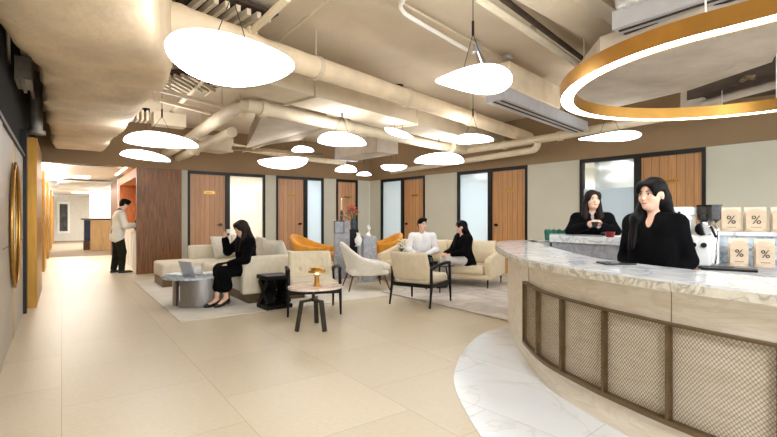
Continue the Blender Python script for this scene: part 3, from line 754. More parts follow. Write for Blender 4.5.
# ================================================ LAMPS
def pebble(L, Wd, h, up, point=.6, n=48, rings=9):
    """egg-outlined shade: rounded at -x, pointed at +x, one face flat-ish, the other domed"""
    vs = []; fs = []
    def out(a):
        x = math.cos(a); y = math.sin(a); q = (x+1)/2
        return L/2*x, Wd/2*y*(1-point*q**1.4)*1.12
    for sd in (0, 1):
        for r in range(rings+1):
            f = math.sin(PI/2*r/rings)
            for k in range(n):
                X, Y = out(2*PI*k/n); z = math.sqrt(max(0, 1-f*f))
                hz = (1-point*(.75 if up is None else .25)*((f*math.cos(2*PI*k/n)+1)/2)**1.3)*(h if up is None or (sd == 0) == up else h*.22)*z*(1 if sd == 0 else -1)
                vs.append((X*f-(L*.06*(1-f)), Y*f, hz))
    N = (rings+1)*n
    for sd in (0, 1):
        for r in range(rings):
            for k in range(n):
                a = sd*N+r*n+k; b = sd*N+r*n+(k+1) % n; f = (a, a+n, b+n, b); fs.append(f if sd == 0 else f[::-1])
    return vs, fs
def pendant(px, py, z, L, Wd, h, up, yaw, tilt, roll, label, point=.6):
    c = zp(px, py, z); t = thing('pendant_lamp', label, 'pendant lamp', c, 0, 'pebble pendant lamps')
    M = Matrix.Rotation(yaw, 3, 'Z') @ Matrix.Rotation(tilt, 3, 'Y') @ Matrix.Rotation(roll, 3, 'X')
    vs, fs = pebble(L, Wd, h, up, point); m = MB(); m.add([M @ Vector(v) for v in vs], fs); m.build('lamp_shade', 'lamp_glow', t, smooth=True)
    H = ZC-z
    MB().cyl((0, 0, H-.07), .07, .07).build('canopy', 'black_metal', t, smooth=True)
    j = Vector((0, 0, min(.42, H*.6)))
    m = MB(); m.tube([(0, 0, H-.05), j], .004, 6); m.tube([j, M @ Vector((-L*.2, 0, h*.5 if up else .01))], .003, 6); m.tube([j, M @ Vector((L*.16, 0, h*.5 if up else .01))], .003, 6); m.build('cable', 'black_metal', t)
    MB().cyl(j+Vector((0, 0, -.02)), .012, .13).build('cable_gripper', 'black_metal', t)
def fa(px, d): return math.radians(d)-math.atan2(px-388.5, FP)   # yaw measured against the line of sight
for a in (
    (232, 61, 2.25, .80, .63, .07, None, fa(232, -22), .06, -.24, 'largest white pebble pendant at the upper left', .42),
    (473, 80, 2.50, .69, .44, .09, None, fa(473, 174), -.06, .36, 'pointed white pendant hanging upper centre from a black canopy', .72),
    (609, 137, 2.45, .84, .5, .08, None, fa(609, 178), 0, .0, 'pointed white pendant beneath the ring light', .8),
    (473, 141, 2.52, .68, .5, .12, True, fa(473, 10), -.02, 0, 'small dome-shaped pendant above the middle right door', .5),
    (439, 162, 2.38, .99, .64, .20, True, fa(439, 185), 0, 0, 'wide flat-bottomed dome pendant before the right wall, point to the left', .6),
    (342, 143, 2.40, .74, .54, .17, True, fa(341, 0), .05, 0, 'domed white pendant above the pedestals', .5),
    (162, 144, 2.38, 1.02, .64, .18, True, fa(161, 0), .02, 0, 'broad domed pendant near the corridor beam', .5),
    (146, 158, 2.46, .9, .5, .15, True, fa(146, 8), .08, 0, 'low domed pendant just beneath the broad one by the corridor beam', .5),
    (283, 160, 2.50, 1.05, .6, .2, False, fa(283, 172), .05, 0, 'bowl-shaped pendant in front of the first office doors', .4),
    (303, 151, 2.56, .42, .3, .1, True, fa(303, 0), 0, 0, 'tiny domed pendant behind the bowl-shaped one', .4),
    (346, 171, 2.48, .56, .4, .16, True, fa(346, 180), 0, 0, 'small domed pendant in front of the narrow corner door', .4),
    (394, 166, 2.50, .62, .4, .12, False, fa(394, 0), 0, 0, 'small bowl-shaped pendant left of the corner glass', .3),
    (364, 175, 2.46, .40, .3, .09, True, fa(364, 180), 0, 0, 'tiniest domed pendant in the room corner', .3),
    (399, 133, 2.66, .5, .4, .05, False, fa(399, 10), .3, 0, 'small thin pendant tucked against the flat duct', .3)):
    pendant(*a)

# ring light over the bar
def stadium(t0, t1, n0, n1, z, inset, N=40, ex=1.89):
    nc = (n0+n1)/2; r = (n1-n0)/2-inset; P = []; RM = Matrix.Rotation(.03, 3, 'Z')
    c0 = t0+(n1-n0)/2; c1 = t1-(n1-n0)/2
    for k in range(N+1):
        a = PI/2+PI*k/N; x = math.cos(a); y = math.sin(a)
        P.append(RM @ W(c0+r*math.copysign(abs(x)**(2/ex), x), nc+r*math.copysign(abs(y)**(2/ex), y), z))
    for k in range(N+1):
        a = -PI/2+PI*k/N; x = math.cos(a); y = math.sin(a)
        P.append(RM @ W(c1+r*math.copysign(abs(x)**(2/ex), x), nc+r*math.copysign(abs(y)**(2/ex), y), z))
    return P
def loop_band(m, outer, inner, z0, z1):
    n = len(outer); vs = []
    for P, z in ((outer, z0), (outer, z1), (inner, z0), (inner, z1)): vs += [(p.x, p.y, z) for p in P]
    fs = []
    for i in range(n):
        j = (i+1) % n
        fs += [(i, j, n+j, n+i), (2*n+j, 2*n+i, 3*n+i, 3*n+j), (n+i, n+j, 3*n+j, 3*n+i), (j, i, 2*n+i, 2*n+j)]
    return m.add(vs, fs)
RZ = 2.35; rg = (-2.167, 2.9, 3.169, 6.09)
t = thing('ring_light', 'large oval brass ring light glowing above the bar', 'ring light')
loop_band(MB(), stadium(*rg, RZ, 0), stadium(*rg, RZ, .012), RZ, RZ+.115).build('outer_band', 'ring_gold', t, smooth=True)
loop_band(MB(), stadium(*rg, RZ, .118), stadium(*rg, RZ, .13), RZ, RZ+.115).build('inner_band', 'ring_gold', t, smooth=True)
loop_band(MB(), stadium(*rg, RZ, .012), stadium(*rg, RZ, .118), RZ+.1, RZ+.113).build('top_plate', 'ring_gold', t)
loop_band(MB(), stadium(*rg, RZ, .0125), stadium(*rg, RZ, .1175), RZ+.004, RZ+.03).build('diffuser', 'ring_glow', t)
for (tt, n_) in ((-.7, 3.23), (-.7, 6.03), (1.4, 3.23), (1.4, 6.03)):
    MB().tube([Matrix.Rotation(.03, 3, 'Z') @ W(tt, n_, RZ+.1), Matrix.Rotation(.03, 3, 'Z') @ W(tt, n_, ZC)], .006, 6).build('hanger_rod', 'white_paint', t)

# ================================================ THE BAR
OUT = [(3.2, .2), (2.35, .85), (1.84, 1.43), (1.575, 1.824), (1.36, 2.22), (1.24, 2.50), (1.135, 2.80), (1.03, 3.25), (1.03, 3.70), (1.08, 4.2), (1.15, 4.75), (1.25, 5.25), (1.38, 5.75), (1.62, 6.15), (1.98, 6.28), (2.35, 6.02)]
OP = catmull([(a, b, 0) for a, b in OUT], 8)
def off(d): return offset(OP, d)
# direction of travel goes away from camera on the left flank, so the bar lies to the right (negative offset)
b = thing('bar_counter', 'curved travertine bar counter with marble slab top and wire mesh front', 'bar counter')
MB().strip([(p.x, p.y) for p in off(0)], [(p.x, p.y) for p in off(-.56)], .905, .95).build('countertop', 'bar_marble', b)
MB().strip([(p.x, p.y) for p in off(.004)], [(p.x, p.y) for p in off(-.02)], .895, .938).build('slab_edge', 'bar_marble_edge', b)
MB().strip([(p.x, p.y) for p in off(-.15)], [(p.x, p.y) for p in off(-.5)], .006, .895).build('counter_body', 'travertine', b)
# mesh front
PIX = [(527.5, 280), (541, 287.5), (565, 297), (607.5, 307.8), (672, 320), (788, 341)]
FR = catmull([(1.40, 1.84, 0), (1.52, 2.10, 0)], 1)
body = off(-.15)
def nearest(px):
    best = None
    for i in range(len(body)-1):
        for k in range(6):
            q = body[i].lerp(body[i+1], k/6)
            if q.y < .6: continue
            x = 388.5+FP*q.x/q.y
            if q.y > 4.35: continue
            e = abs(x-px)
            if best is None or e < best[0]: best = (e, i+k/6)
    return best[1]
def at_s(s, d=0.0):
    i = int(s); f = s-i; A = body[i].lerp(body[min(i+1, len(body)-1)], f)
    t_ = (body[min(i+1, len(body)-1)]-body[max(i-1, 0)]).normalized(); return A+Vector((-t_.y, t_.x, 0))*d
posts = [nearest(x) for x in (529, 541, 565, 607.5, 672, 782)]; posts.append(posts[-1]-8); posts = [p for p in posts if p > 1]
posts[0] = nearest(527.5)
s_hi = max(posts); s_lo = min(posts)
ns = 60; ss = [s_lo+(s_hi-s_lo)*k/ns for k in range(ns+1)]
for nm, z0, z1 in (('top_rail', .7, .712), ('bottom_rail', .185, .212)):
    MB().strip([(at_s(s, .045).x, at_s(s, .045).y) for s in ss], [(at_s(s, .004).x, at_s(s, .004).y) for s in ss], z0, z1).build(nm, 'bronze', b)
for s in posts:
    p = at_s(s, .024); q = at_s(s+.1, .024)-p
    MB().box((p.x, p.y, .455), (.018, .036, .482), math.atan2(q.y, q.x)).build('post', 'bronze', b)
ps = sorted(posts)
for a, c in zip(ps[:-1], ps[1:]):
    m = MB(); NS = 24; L = sum((at_s(a+(c-a)*(k+1)/NS)-at_s(a+(c-a)*k/NS)).length for k in range(NS)); H0, H1 = .212, .697
    sl = 1.25; pitch = .019; hgt = H1-H0
    def pt(x, z, d): p = at_s(a+(c-a)*max(0, min(1, x/L)), d); return Vector((p.x, p.y, z))
    for sg in (1, -1):
        nl = int((L+hgt/sl)/pitch)+2
        for i in range(nl):
            x0 = -hgt/sl+i*pitch if sg > 0 else i*pitch
            seg = []
            for k in range(9):
                z = hgt*k/8; x = x0+(z/sl)*(1 if sg > 0 else -1)
                seg.append((x, z))
            ptz = []
            for (x, z), (x2, z2) in zip(seg[:-1], seg[1:]):
                if max(x, x2) < 0 or min(x, x2) > L: continue
                ptz.append((x, z)); last = (x2, z2)
            if not ptz: continue
            ptz.append(last); m.tube([pt(x, H0+z, .022+.002*sg) for x, z in ptz], .0011, 3, caps=False)
    m.build('wire_mesh', 'bronze', b)
# joint of the travertine facing
for px in (529, 672):
    p = at_s(nearest(px), .001); q = at_s(nearest(px)+.1, .001)-p
    MB().box((p.x, p.y, .8), (.003, .004, .19), math.atan2(q.y, q.x)).build('joint', 'upper_wall_paint', b)

# raised ledge at the back of the bar (woman leans on it)
A = Vector((1.86, 5.20, 0)); B = Vector((2.42, 4.32, 0)); d = (B-A); ang = math.atan2(d.y, d.x); L = d.length
t = thing('bar_ledge', 'raised white marble ledge at the back of the bar with grey inner face', 'counter', A, ang)
LQ = [(0, 0), (L+.1, 0), (L+.1, .5), (-.38, .5)]
m = MB(); m.prism(LQ, .982, 1.058); m.build('countertop', 'bar_marble', t)
m = MB(); m.prism([(.02, .02), (L+.08, .02), (L+.08, .48), (-.33, .48)], .0065, .982); m.build('counter_body', 'grey_stone', t)
# work counter with coffee machine, tall shelf behind
A2 = Vector((2.02, 2.94, 0)); B2 = Vector((3.59, 1.67, 0)); d2_ = B2-A2; an2 = math.atan2(d2_.y, d2_.x)
t = thing('work_counter', 'grey marble work counter behind the bar carrying the coffee machine', 'counter', A2, an2)
L2 = d2_.length
MB().box((L2/2, .34, .885), (L2, .7, .04)).build('countertop', 'grey_stone', t)
MB().box((L2/2, .36, .43), (L2-.02, .62, .865)).build('counter_body', 'dark_brown', t)
t = thing('display_ledge', 'grey-blue marble ledge behind the work counter holding paper bags', 'counter', A2+Vector((-d2_.y, d2_.x, 0)).normalized()*.72, an2)
MB().box((L2/2, .2, 1.135), (L2, .4, .03)).build('countertop', 'bar_marble', t)
MB().box((L2/2, .2, .56), (L2-.02, .36, 1.118)).build('counter_body', 'blue_marble', t)
def wc(px, off_, z):                       # point on the work counter line seen at a photo column
    nrm = Vector((-d2_.y, d2_.x, 0)).normalized(); o = A2+nrm*off_; p = (px-388.5)/FP; e = d2_.normalized()
    s = (o.x-p*o.y)/(p*e.y-e.x); q = o+e*s; return Vector((q.x, q.y, z))
def text_mesh(name, s, size, m, parent, loc, rot, depth=.0006):
    cu = bpy.data.curves.new(name, 'FONT'); cu.body = s; cu.size = size; cu.align_x = 'CENTER'; cu.align_y = 'CENTER'; cu.extrude = depth
    o = bpy.data.objects.new(name, cu); dg = bpy.context.evaluated_depsgraph_get(); C.objects.link(o); dg.update()
    me = bpy.data.meshes.new_from_object(o.evaluated_get(dg)); bpy.data.objects.remove(o)
    me.materials.clear(); me.materials.append(MATS[m]); q = bpy.data.objects.new(name, me); C.objects.link(q); q.parent = parent; q.location = loc; q.rotation_euler = rot; return q
def coffee_bag(loc, rz, label, wd, h, group):
    t = thing('coffee_bag', label, 'coffee bag', loc, rz, group)
    m = MB(); n = 8; vs = []; fs = []
    for i in range(13):
        f = i/12; z = h*f; dp = .075*(1-f**2.2)**.6*(.75+.25*math.cos(f*3))+.006; ww = wd*(1-.02*math.sin(f*9))
        for (x, y) in ((-1, -.55), (-.5, -1), (0, -1.08), (.5, -1), (1, -.55), (1, .55), (.5, 1), (0, 1.08), (-.5, 1), (-1, .55)): vs.append((x*ww/2, y*dp/2, z))
    for i in range(12):
        for k in range(10): a = i*10+k; c = i*10+(k+1) % 10; fs.append((a, c, c+10, a+10))
    fs += [tuple(range(10))[::-1], tuple(range(120, 130))]; m.add(vs, fs); m.build('pouch', 'paper_bag', t, smooth=True)
    MB().box((0, 0, h*.9), (wd*.98, .021, h*.17)).build('top_seal', 'bag_top', t)
    MB().box((0, -.043, h*.42), (wd*.9, .002, h*.66)).build('label_panel', 'paper_bag', t)
    text_mesh('percent_mark', '%', wd*.66, 'ink', t, (0, -.0465, h*.46), (PI/2, 0, 0))
    m = MB()
    for k in range(6): m.box((-wd*.2+k*wd*.08, -.0455, h*.17), (wd*.05, .002, h*.022))
    m.build('caption', 'ink', t)
for px, lb in ((738, 'paper coffee bag on the raised ledge, nearest the grinder'), (757+6, 'paper coffee bag on the raised ledge, middle one'), (790, 'paper coffee bag on the raised ledge, cut by the right edge')):
    p = wc(px-8, .86, 1.152); coffee_bag((p.x, p.y, p.z), math.atan2(-p.x, p.y)*.75, lb, .135, .185, 'coffee bags on the ledge')
for px, lb in ((738, 'paper coffee bag standing on the work counter, left of two'), (764, 'paper coffee bag standing on the work counter, right of two')):
    p = wc(px, .58, .907); coffee_bag((p.x, p.y, p.z), math.atan2(-p.x, p.y)*.75, lb, .115, .2, 'coffee bags on the work counter')
# espresso machine
p = wc(704, .40, .905)
t = thing('espresso_machine', 'white espresso machine with chrome group on the work counter', 'coffee machine', (p.x, p.y, p.z), an2)
MB().rbox((-.22, .1, .2), (.3, .4, .34), .02).build('machine_body', 'machine_white', t, smooth=True)
MB().rbox((-.22, .1, .4), (.32, .3, .06), .012).build('cup_tray', 'machine_white', t, smooth=True)
MB().rbox((-.02, .02, .12), (.14, .34, .22), .02).build('side_panel', 'machine_white', t, smooth=True)
MB().tube([(.0, -.16, .27), (.02, -.02, .29), (.02, .12, .27)], [.045, .055, .045], 16).build('group_head', 'chrome', t, smooth=True)
MB().tube([(-.1, -.13, .25), (-.1, -.16, .23), (-.1, -.28, .22)], [.03, .02, .014], 12).build('portafilter', 'black_gloss', t, smooth=True)
MB().tube(catmull([(.06, -.12, .3), (.09, -.2, .26), (.085, -.22, .12), (.075, -.2, .04)], 6), .006, 8).build('steam_wand', 'chrome', t, smooth=True)
MB().tube([(.05, -.15, .29), (.08, -.21, .22)], .008, 8).build('lever', 'black_gloss', t)
for x in (-.05, .01): MB().tube([(x, -.15, .16), (x, -.165, .16)], .018, 16).build('gauge', 'black_gloss', t, smooth=True)
MB().box((-.2, -.15, .03), (.36, .14, .05)).build('drip_tray', 'silver', t)
MB().box((-.2, -.101, .33), (.26, .004, .02)).build('badge', 'silver', t)
m = MB()
for k in range(6): m.box((-.29+k*.03, -.104, .385), (.016, .006, .02))
m.build('lettering', 'ink', t)
for x in (-.34, .03): MB().cyl((x, -.12, -.0), .015, .03).build('foot', 'black_gloss', t)
p = wc(709, .62, .905)
t = thing('coffee_grinder', 'coffee grinder with a smoked bean hopper behind the espresso machine', 'grinder', (p.x, p.y, p.z), an2)
MB().rbox((0, 0, .14), (.13, .16, .28), .02).build('grinder_body', 'machine_white', t, smooth=True)
MB().lathe((0, 0, .28), [(.02, 0), (.04, .0), (.045, .03), (.075, .06), (.078, .155), (.074, .155), (.07, .062), (.03, .03)]).build('hopper', 'smoked_plastic', t, smooth=True)
MB().lathe((0, 0, .31), [(0, 0), (.035, .0), (.066, .035), (.066, .07), (0, .08)]).build('coffee_beans', 'coffee_beans', t, smooth=True)
MB().cyl((0, 0, .436), .082, .012).build('hopper_lid', 'black_gloss', t, smooth=True)
for px, of, dx, lb in ((729, .2, .3, 'black rubber tamping mat on the work counter, front one'), (716, .27, .2, 'black tray on the work counter beside the espresso machine')):
    p = wc(px, of, .905); tag(MB().rbox((0, 0, .008), (dx, .13, .014), .005).build('counter_mat', 'black_metal', loc=(p.x, p.y, p.z)), lb, 'mat').rotation_euler = (0, 0, an2)
p = G(612, 264.2, .955)
t_ = tag(MB().rbox((0, 0, .006), (.2, .14, .012), .004).build('serving_tray', 'black_gloss', loc=(p.x+.05, p.y+.05, .951)), 'thin black tray on the bar top beside the woman at the bar', 'tray')
# cups on the ledge
def cup(loc, rz, label, mt, r=.036, h=.055, lid=True, ht='cup_black'):
    t = thing('coffee_cup', label, 'cup', loc, rz)
    MB().lathe((0, 0, 0), [(0, .0), (r*.7, 0), (r*.75, .004), (r, h), (r*.93, h), (r*.68, .01), (0, .009)]).build('cup_body', mt, t, smooth=True)
    MB().lathe((0, 0, h*.8), [(0, 0), (r*.93, 0)]).build('coffee', 'coffee_beans', t)
    MB().tube(catmull([(r*.9, 0, h*.8), (r*1.6, 0, h*.78), (r*1.5, 0, h*.35), (r*.8, 0, h*.3)], 5), .0045, 8).build('handle', ht, t, smooth=True)
    return t
p = G(612, 237.2, 1.058); cup((p.x-.02, p.y+.0, 1.0578), 2.6, 'dark red cup with black rim standing on the raised ledge', 'cup_red', .05, .055)
tag(MB().box((0, 0, .005), (.26, .18, .008), .2).build('magazine', 'paper', loc=(2.44, 4.75, 1.0578)), 'open magazine lying on the raised ledge behind the red cup', 'magazine')

# ================================================ LOUNGE FURNITURE
m = MB(); m.prism([(R(u, v).x, R(u, v).y) for u, v in ((1.16, 5.87), (4.35, 5.87), (4.35, 10.2), (1.16, 10.2))], .0005, .008)
tag(m.build('area_rug', 'rug_white'), 'large off-white rug under the white sectional sofa and marble coffee table', 'rug')
m = MB(); m.prism([(-.12, 7.66), (1.487, 5.40), (3.7, 7.6), (1.3, 11.0)], .009, .014)
tag(m.build('area_rug', 'rug_pale'), 'pale grey marbled rug under the cream two-person sofa', 'rug')

# --- sectional sofa
t = thing('sectional_sofa', 'long off-white sectional sofa with chaise on a bronze plinth', 'sofa', R(2.1, 6.44), AU)
F = 'sofa_fabric'
MB().box((.55, 1.75, .085), (.9, 3.35, .15)).box((-.28, 2.93, .085), (.7, .85, .15)).build('plinth', 'bronze', t)
MB().rbox((.5, .07, .425), (1.0, .15, .55), .035).build('armrest', F, t, smooth=True)
MB().rbox((.55, 3.43, .425), (1.1, .15, .55), .035).build('armrest', F, t, smooth=True)
MB().rbox((1.02, 1.75, .425), (.16, 3.5, .55), .035).build('backrest', F, t, smooth=True)
for k in range(3): MB().rbox((.48, .70+1.06*k+.03, .30), (.92, 1.05, .27), .05).build('seat_cushion', F, t, smooth=True)
MB().rbox((-.3, 2.93, .30), (.7, .9, .27), .05).build('seat_cushion', F, t, smooth=True)
def pil(x, y, z, w_, h_, d_, yaw, lean, label, loc, rz, mt='cushion_fabric', grp=None):
    M = Matrix.Rotation(yaw, 3, 'Z') @ Matrix.Rotation(lean, 3, 'Y')
    MM = M @ Matrix(((0, 0, 1), (1, 0, 0), (0, 1, 0)))
    m = MB(); m.pillow((0, 0, 0), (w_, h_, d_), MM)
    o = m.build('cushion', mt, smooth=True); c = Matrix.Rotation(rz, 3, 'Z') @ Vector((x, y, z)); o.location = Vector(loc)+c; o.rotation_euler = (0, 0, rz)
    return tag(o, label, 'cushion', grp)
L0 = R(2.1, 6.44)
pil(.80, .75, .66, .55, .5, .2, .25, -.3, 'plump off-white cushion just behind the seated woman, leaning on the sofa back', L0, AU)
pil(.82, 1.35, .68, .6, .52, .2, -.15, -.3, 'second off-white cushion along the sofa back, behind the seated woman', L0, AU)
pil(.80, 2.1, .68, .6, .52, .2, .1, -.3, 'off-white cushion in the middle of the sectional sofa back', L0, AU)
pil(.62, 3.15, .66, .52, .5, .18, -1.25, -.42, 'off-white cushion leaning against the far arm, left of the seated woman', L0, AU)
pil(.80, 2.7, .70, .5, .5, .18, -.6, -.3, 'off-white cushion in the far inner corner of the sectional sofa', L0, AU)

# --- marble coffee table with curved steel legs
ct = R(1.56, 6.98)
t = thing('coffee_table', 'low marble-topped coffee table on brushed steel slab legs by the seated woman', 'table', ct, AU)
O = [(math.cos(a)*(.40+.05*math.sin(2*a+.5)), math.sin(a)*(.47+.04*math.cos(3*a))) for a in [2*PI*k/40 for k in range(40)]]
m = MB(); m.prism(O, .405, .43); m.build('table_top', 'blue_marble', t)
def legp(a0, a1, r, c):
    P = [Vector((c[0]+r*math.cos(a), c[1]+r*math.sin(a), 0)) for a in [a0+(a1-a0)*k/12 for k in range(13)]]
    Q = [Vector((c[0]+(r-.02)*math.cos(a), c[1]+(r-.02)*math.sin(a), 0)) for a in [a0+(a1-a0)*k/12 for k in range(13)]]
    MB().strip([(p.x, p.y) for p in P], [(p.x, p.y) for p in Q], .012, .405).build('leg', 'steel', t, smooth=True)
legp(PI*1.25, PI*1.72, .5, (.12, .12)); legp(PI*.75, PI*1.1, .42, (.15, .05)); legp(-.3, .6, .3, (.02, .1))
T = ct+Vector((0, 0, .431))
t = thing('laptop', 'open silver laptop on the marble coffee table', 'laptop', T+dU*(.0)+dV*(-.14), AU+PI+.35)
MB().rbox((.0, 0, .008), (.22, .31, .014), .004).build('base', 'silver', t)
MB().box((.0, 0, .0155), (.12, .27, .001)).build('keyboard', 'black_gloss', t)
M = Matrix.Rotation(.32, 3, 'Y'); MB().box(Vector((.11, 0, .012))+M @ Vector((0, 0, .11)), (.006, .31, .215), M=M).build('screen_lid', 'silver', t)
tag(MB().box((0, 0, .003), (.22, .3, .006)).build('magazine', 'paper', loc=T+dU*.26+dV*(.08)), 'open magazine on the marble coffee table right of the laptop', 'magazine').rotation_euler = (0, 0, .4)
tag(MB().box((0, 0, .003), (.21, .3, .006)).build('magazine', 'paper', loc=T+dU*(-.16)+dV*.24), 'open magazine on the marble coffee table left of the laptop', 'magazine').rotation_euler = (0, 0, 1.2)
tag(MB().rbox((0, 0, .04), (.13, .18, .08), .008).build('tissue_box', 'porcelain', loc=T+dU*(.08)+dV*.3), 'small white box standing behind the laptop', 'box')

# --- black sculptural stool
p = G(273, 309)
t = thing('side_stool', 'black carved stool with crossed faceted sides beside the sofa arm', 'stool', (p.x, p.y+.08, .009), AU+.05)
MB().rbox((0, 0, .43), (.38, .36, .06), .012).build('seat', 'black_wood', t)
MB().rbox((0, 0, .03), (.38, .36, .06), .012).build('base', 'black_wood', t)
for rz in (0, PI/2):
    m = MB()
    for sg in (1, -1):
        M = Matrix.Rotation(rz, 3, 'Z') @ Matrix.Rotation(sg*.72, 3, 'Y'); m.box(Matrix.Rotation(rz, 3, 'Z') @ Vector((0, .12 if rz == 0 else -.12, .23)), (.09, .1, .42), M=M)
    m.build('cross_brace', 'black_wood', t)
m = MB()
for sx in (-.12, .12):
    for sg in (1, -1): m.box((sx, 0, .23), (.1, .08, .42), M=Matrix.Rotation(sg*.72, 3, 'X'))
m.build('cross_brace', 'black_wood', t)

# --- tripod side table with lamp
p = G(308, 332); cx, cy = -.86, 5.15
t = thing('side_table', 'small tripod table with pink marble top in front of the arm chair', 'table', (cx, cy, 0), 0)
O = [(math.cos(a)*(.30+.02*math.sin(2*a)), math.sin(a)*(.27+.02*math.cos(3*a))) for a in [2*PI*k/40 for k in range(40)]]
m = MB(); m.prism([(x+.02, y) for x, y in O], .455, .48); m.build('table_top', 'pink_marble', t)
MB().cyl((0, 0, .33), .018, .125).build('column', 'gunmetal', t); MB().cyl((0, 0, .31), .05, .025).build('hub', 'black_metal', t)
for a in (-PI/2-.72, -PI/2+.72, PI/2):
    d = Vector((math.cos(a), math.sin(a), 0))
    m = MB(); M = Matrix.Rotation(a, 3, 'Z'); m.box(d*.085+Vector((0, 0, .322)), (.17, .05, .022), M=M)
    q = d*.165+Vector((0, 0, .33)); e = d*.235+Vector((0, 0, .0)); ax = (e-q); L = ax.length
    MM = Matrix.Rotation(a, 3, 'Z') @ Matrix.Rotation(-math.atan2(.07, .33), 3, 'Y'); m.box((q+e)/2, (.024, .05, L), M=MM); m.build('leg', 'gunmetal', t)
t = thing('table_lamp', 'brass table lamp with glass mushroom cap glowing on the pink marble top', 'lamp', (cx+.04, cy, .481))
MB().lathe((0, 0, 0), [(0, 0), (.045, 0), (.045, .01), (.03, .02), (.026, .09), (.03, .13), (0, .13)]).build('base', 'brass', t, smooth=True)
MB().lathe((0, 0, .128), [(0, 0), (.018, 0), (.018, .05), (0, .055)]).build('bulb', 'candle_glow', t, smooth=True)
MB().lathe((0, 0, .155), [(.1, 0), (.098, .02), (.07, .05), (.03, .062), (0, .064), (0, .058), (.066, .044), (.092, .016), (.096, 0)]).build('lamp_shade', 'brass', t, smooth=True)

# --- arm chairs with black frames
def armchair(loc, rz, label, tuft):
    t = thing('arm_chair', label, 'chair', loc, rz, 'cream arm chairs with black frames')
    for sy in (1, -1):
        MB().tube([(.30, sy*.335, 0), (.285, sy*.33, .3), (.275, sy*.325, .585)], [.013, .021, .02], 10).build('leg', 'black_wood', t, smooth=True)
        MB().tube([(-.36, sy*.33, 0), (-.30, sy*.325, .3), (-.30, sy*.32, .54)], [.013, .021, .02], 10).build('leg', 'black_wood', t, smooth=True)
        MB().tube(catmull([(.31, sy*.325, .585), (.15, sy*.335, .6), (-.1, sy*.335, .585), (-.31, sy*.32, .54)], 4), [.016]+[.024]*11+[.018], 10).build('armrest', 'black_wood', t, smooth=True)
    m = MB(); m.box((.28, 0, .3), (.04, .64, .05)); m.box((-.3, 0, .3), (.04, .64, .05)); m.box((0, .315, .3), (.58, .035, .05)); m.box((0, -.315, .3), (.58, .035, .05)); m.build('seat_frame', 'black_wood', t)
    solid('seat', [rb((.0, 0, .375), (.31, .295, .065), .05)], 'chair_fabric', t, .015)
    pr = []
    for k in range(9):
        y = -.26+.065*k; x = -.30-.05+.35*y*y*1.6
        pr.append(cone((x+.04, y, .42), (x-.07, y, .74), .05, .04, k=.04))
    for z in (.53, .66):
        for y in (-.15, 0, .15): 
            if tuft: pr.append(ell((-.34+.56*y*y+.055-.05*(z-.42)/.3, y, z), (.02, .018, .018), .03, -1))
    solid('backrest', pr, 'chair_fabric', t, .014)
    if tuft:
        for z in (.53, .66):
            for y in (-.15, 0, .15): MB().lathe((-.33+.56*y*y+.028-.07*(z-.42)/.3, y, z-.006), [(0, 0), (.009, .004), (0, .012)], 10).build('button', 'cushion_fabric', t)
    return t
armchair((-1.02, 6.03, .009), math.radians(-74.7), 'cream button-tufted arm chair facing the camera behind the tripod table', True)
armchair((.49, 6.69, .0), math.radians(57), 'cream arm chair seen from behind, facing the seated couple', False)

# --- white shell chair
def shell(t, arm_h, back_h, mt, w_=.34, dep=.33, rr=.035, seat_z=.30, cush=True, legs='chair_leg_wood', base='shell'):
    pr = [rb((.02, 0, seat_z), (dep-.02, w_-.04, .05), .045, .05)]
    N = 61
    for k in range(N):
        a = math.radians(38+(322-38)*k/(N-1)); ca, sa = math.cos(a), math.sin(a)
        f = (1-ca)/2; f = max(0, (f-.12)/.88); h = arm_h+(back_h-arm_h)*(f**2.2 if back_h > arm_h+.15 else f)
        x = dep*ca*(.92 if ca > 0 else .9); y = w_*sa
        pr.append(cone((x*.86, y*.9, seat_z), (x*1.08-(.08*f), y*1.05, h), rr*1.2, rr, k=.02))
    solid(base, pr, mt, t, .016)
    if cush: solid('seat_cushion', [rb((.07, 0, seat_z+.1), (dep-.04, w_-.07, .055), .05)], mt, t, .016)
    for sx, sy in ((1, 1), (1, -1), (-1, 1), (-1, -1)):
        MB().tube([(sx*(dep-.1), sy*(w_-.1), seat_z), (sx*(dep+.0), sy*(w_-.0), 0)], [.022, .012], 10).build('leg', legs, t, smooth=True)
t = thing('shell_chair', 'white rounded shell chair with tapered wooden legs, seen from the side', 'chair', (-.41, 8.05, .009), math.radians(14))
shell(t, .44, .80, 'white_boucle', .37, .36)
t = thing('lounge_chair', 'orange tub chair with low sloping back behind the white sofa', 'chair', (-1.72, 10.4, 0), math.radians(-12))
shell(t, .56, .84, 'orange_fabric', .42, .44, .05, .32, legs='black_wood')
t = thing('lounge_chair', 'orange tub chair right of the grey pedestals near the corner glass', 'chair', (-.08, 10.15, 0), math.radians(205))
shell(t, .66, .88, 'orange_fabric', .30, .30, .045, .34, legs='black_wood')
t = thing('side_table', 'low brown wooden box table in front of the right orange chair', 'table', (-.05, 9.35, 0), .2)
MB().rbox((0, 0, .29), (.32, .3, .04), .01).build('table_top', 'chair_leg_wood', t)
for sx in (-.14, .14): MB().box((sx, 0, .135), (.03, .28, .27)).build('side_panel', 'chair_leg_wood', t)

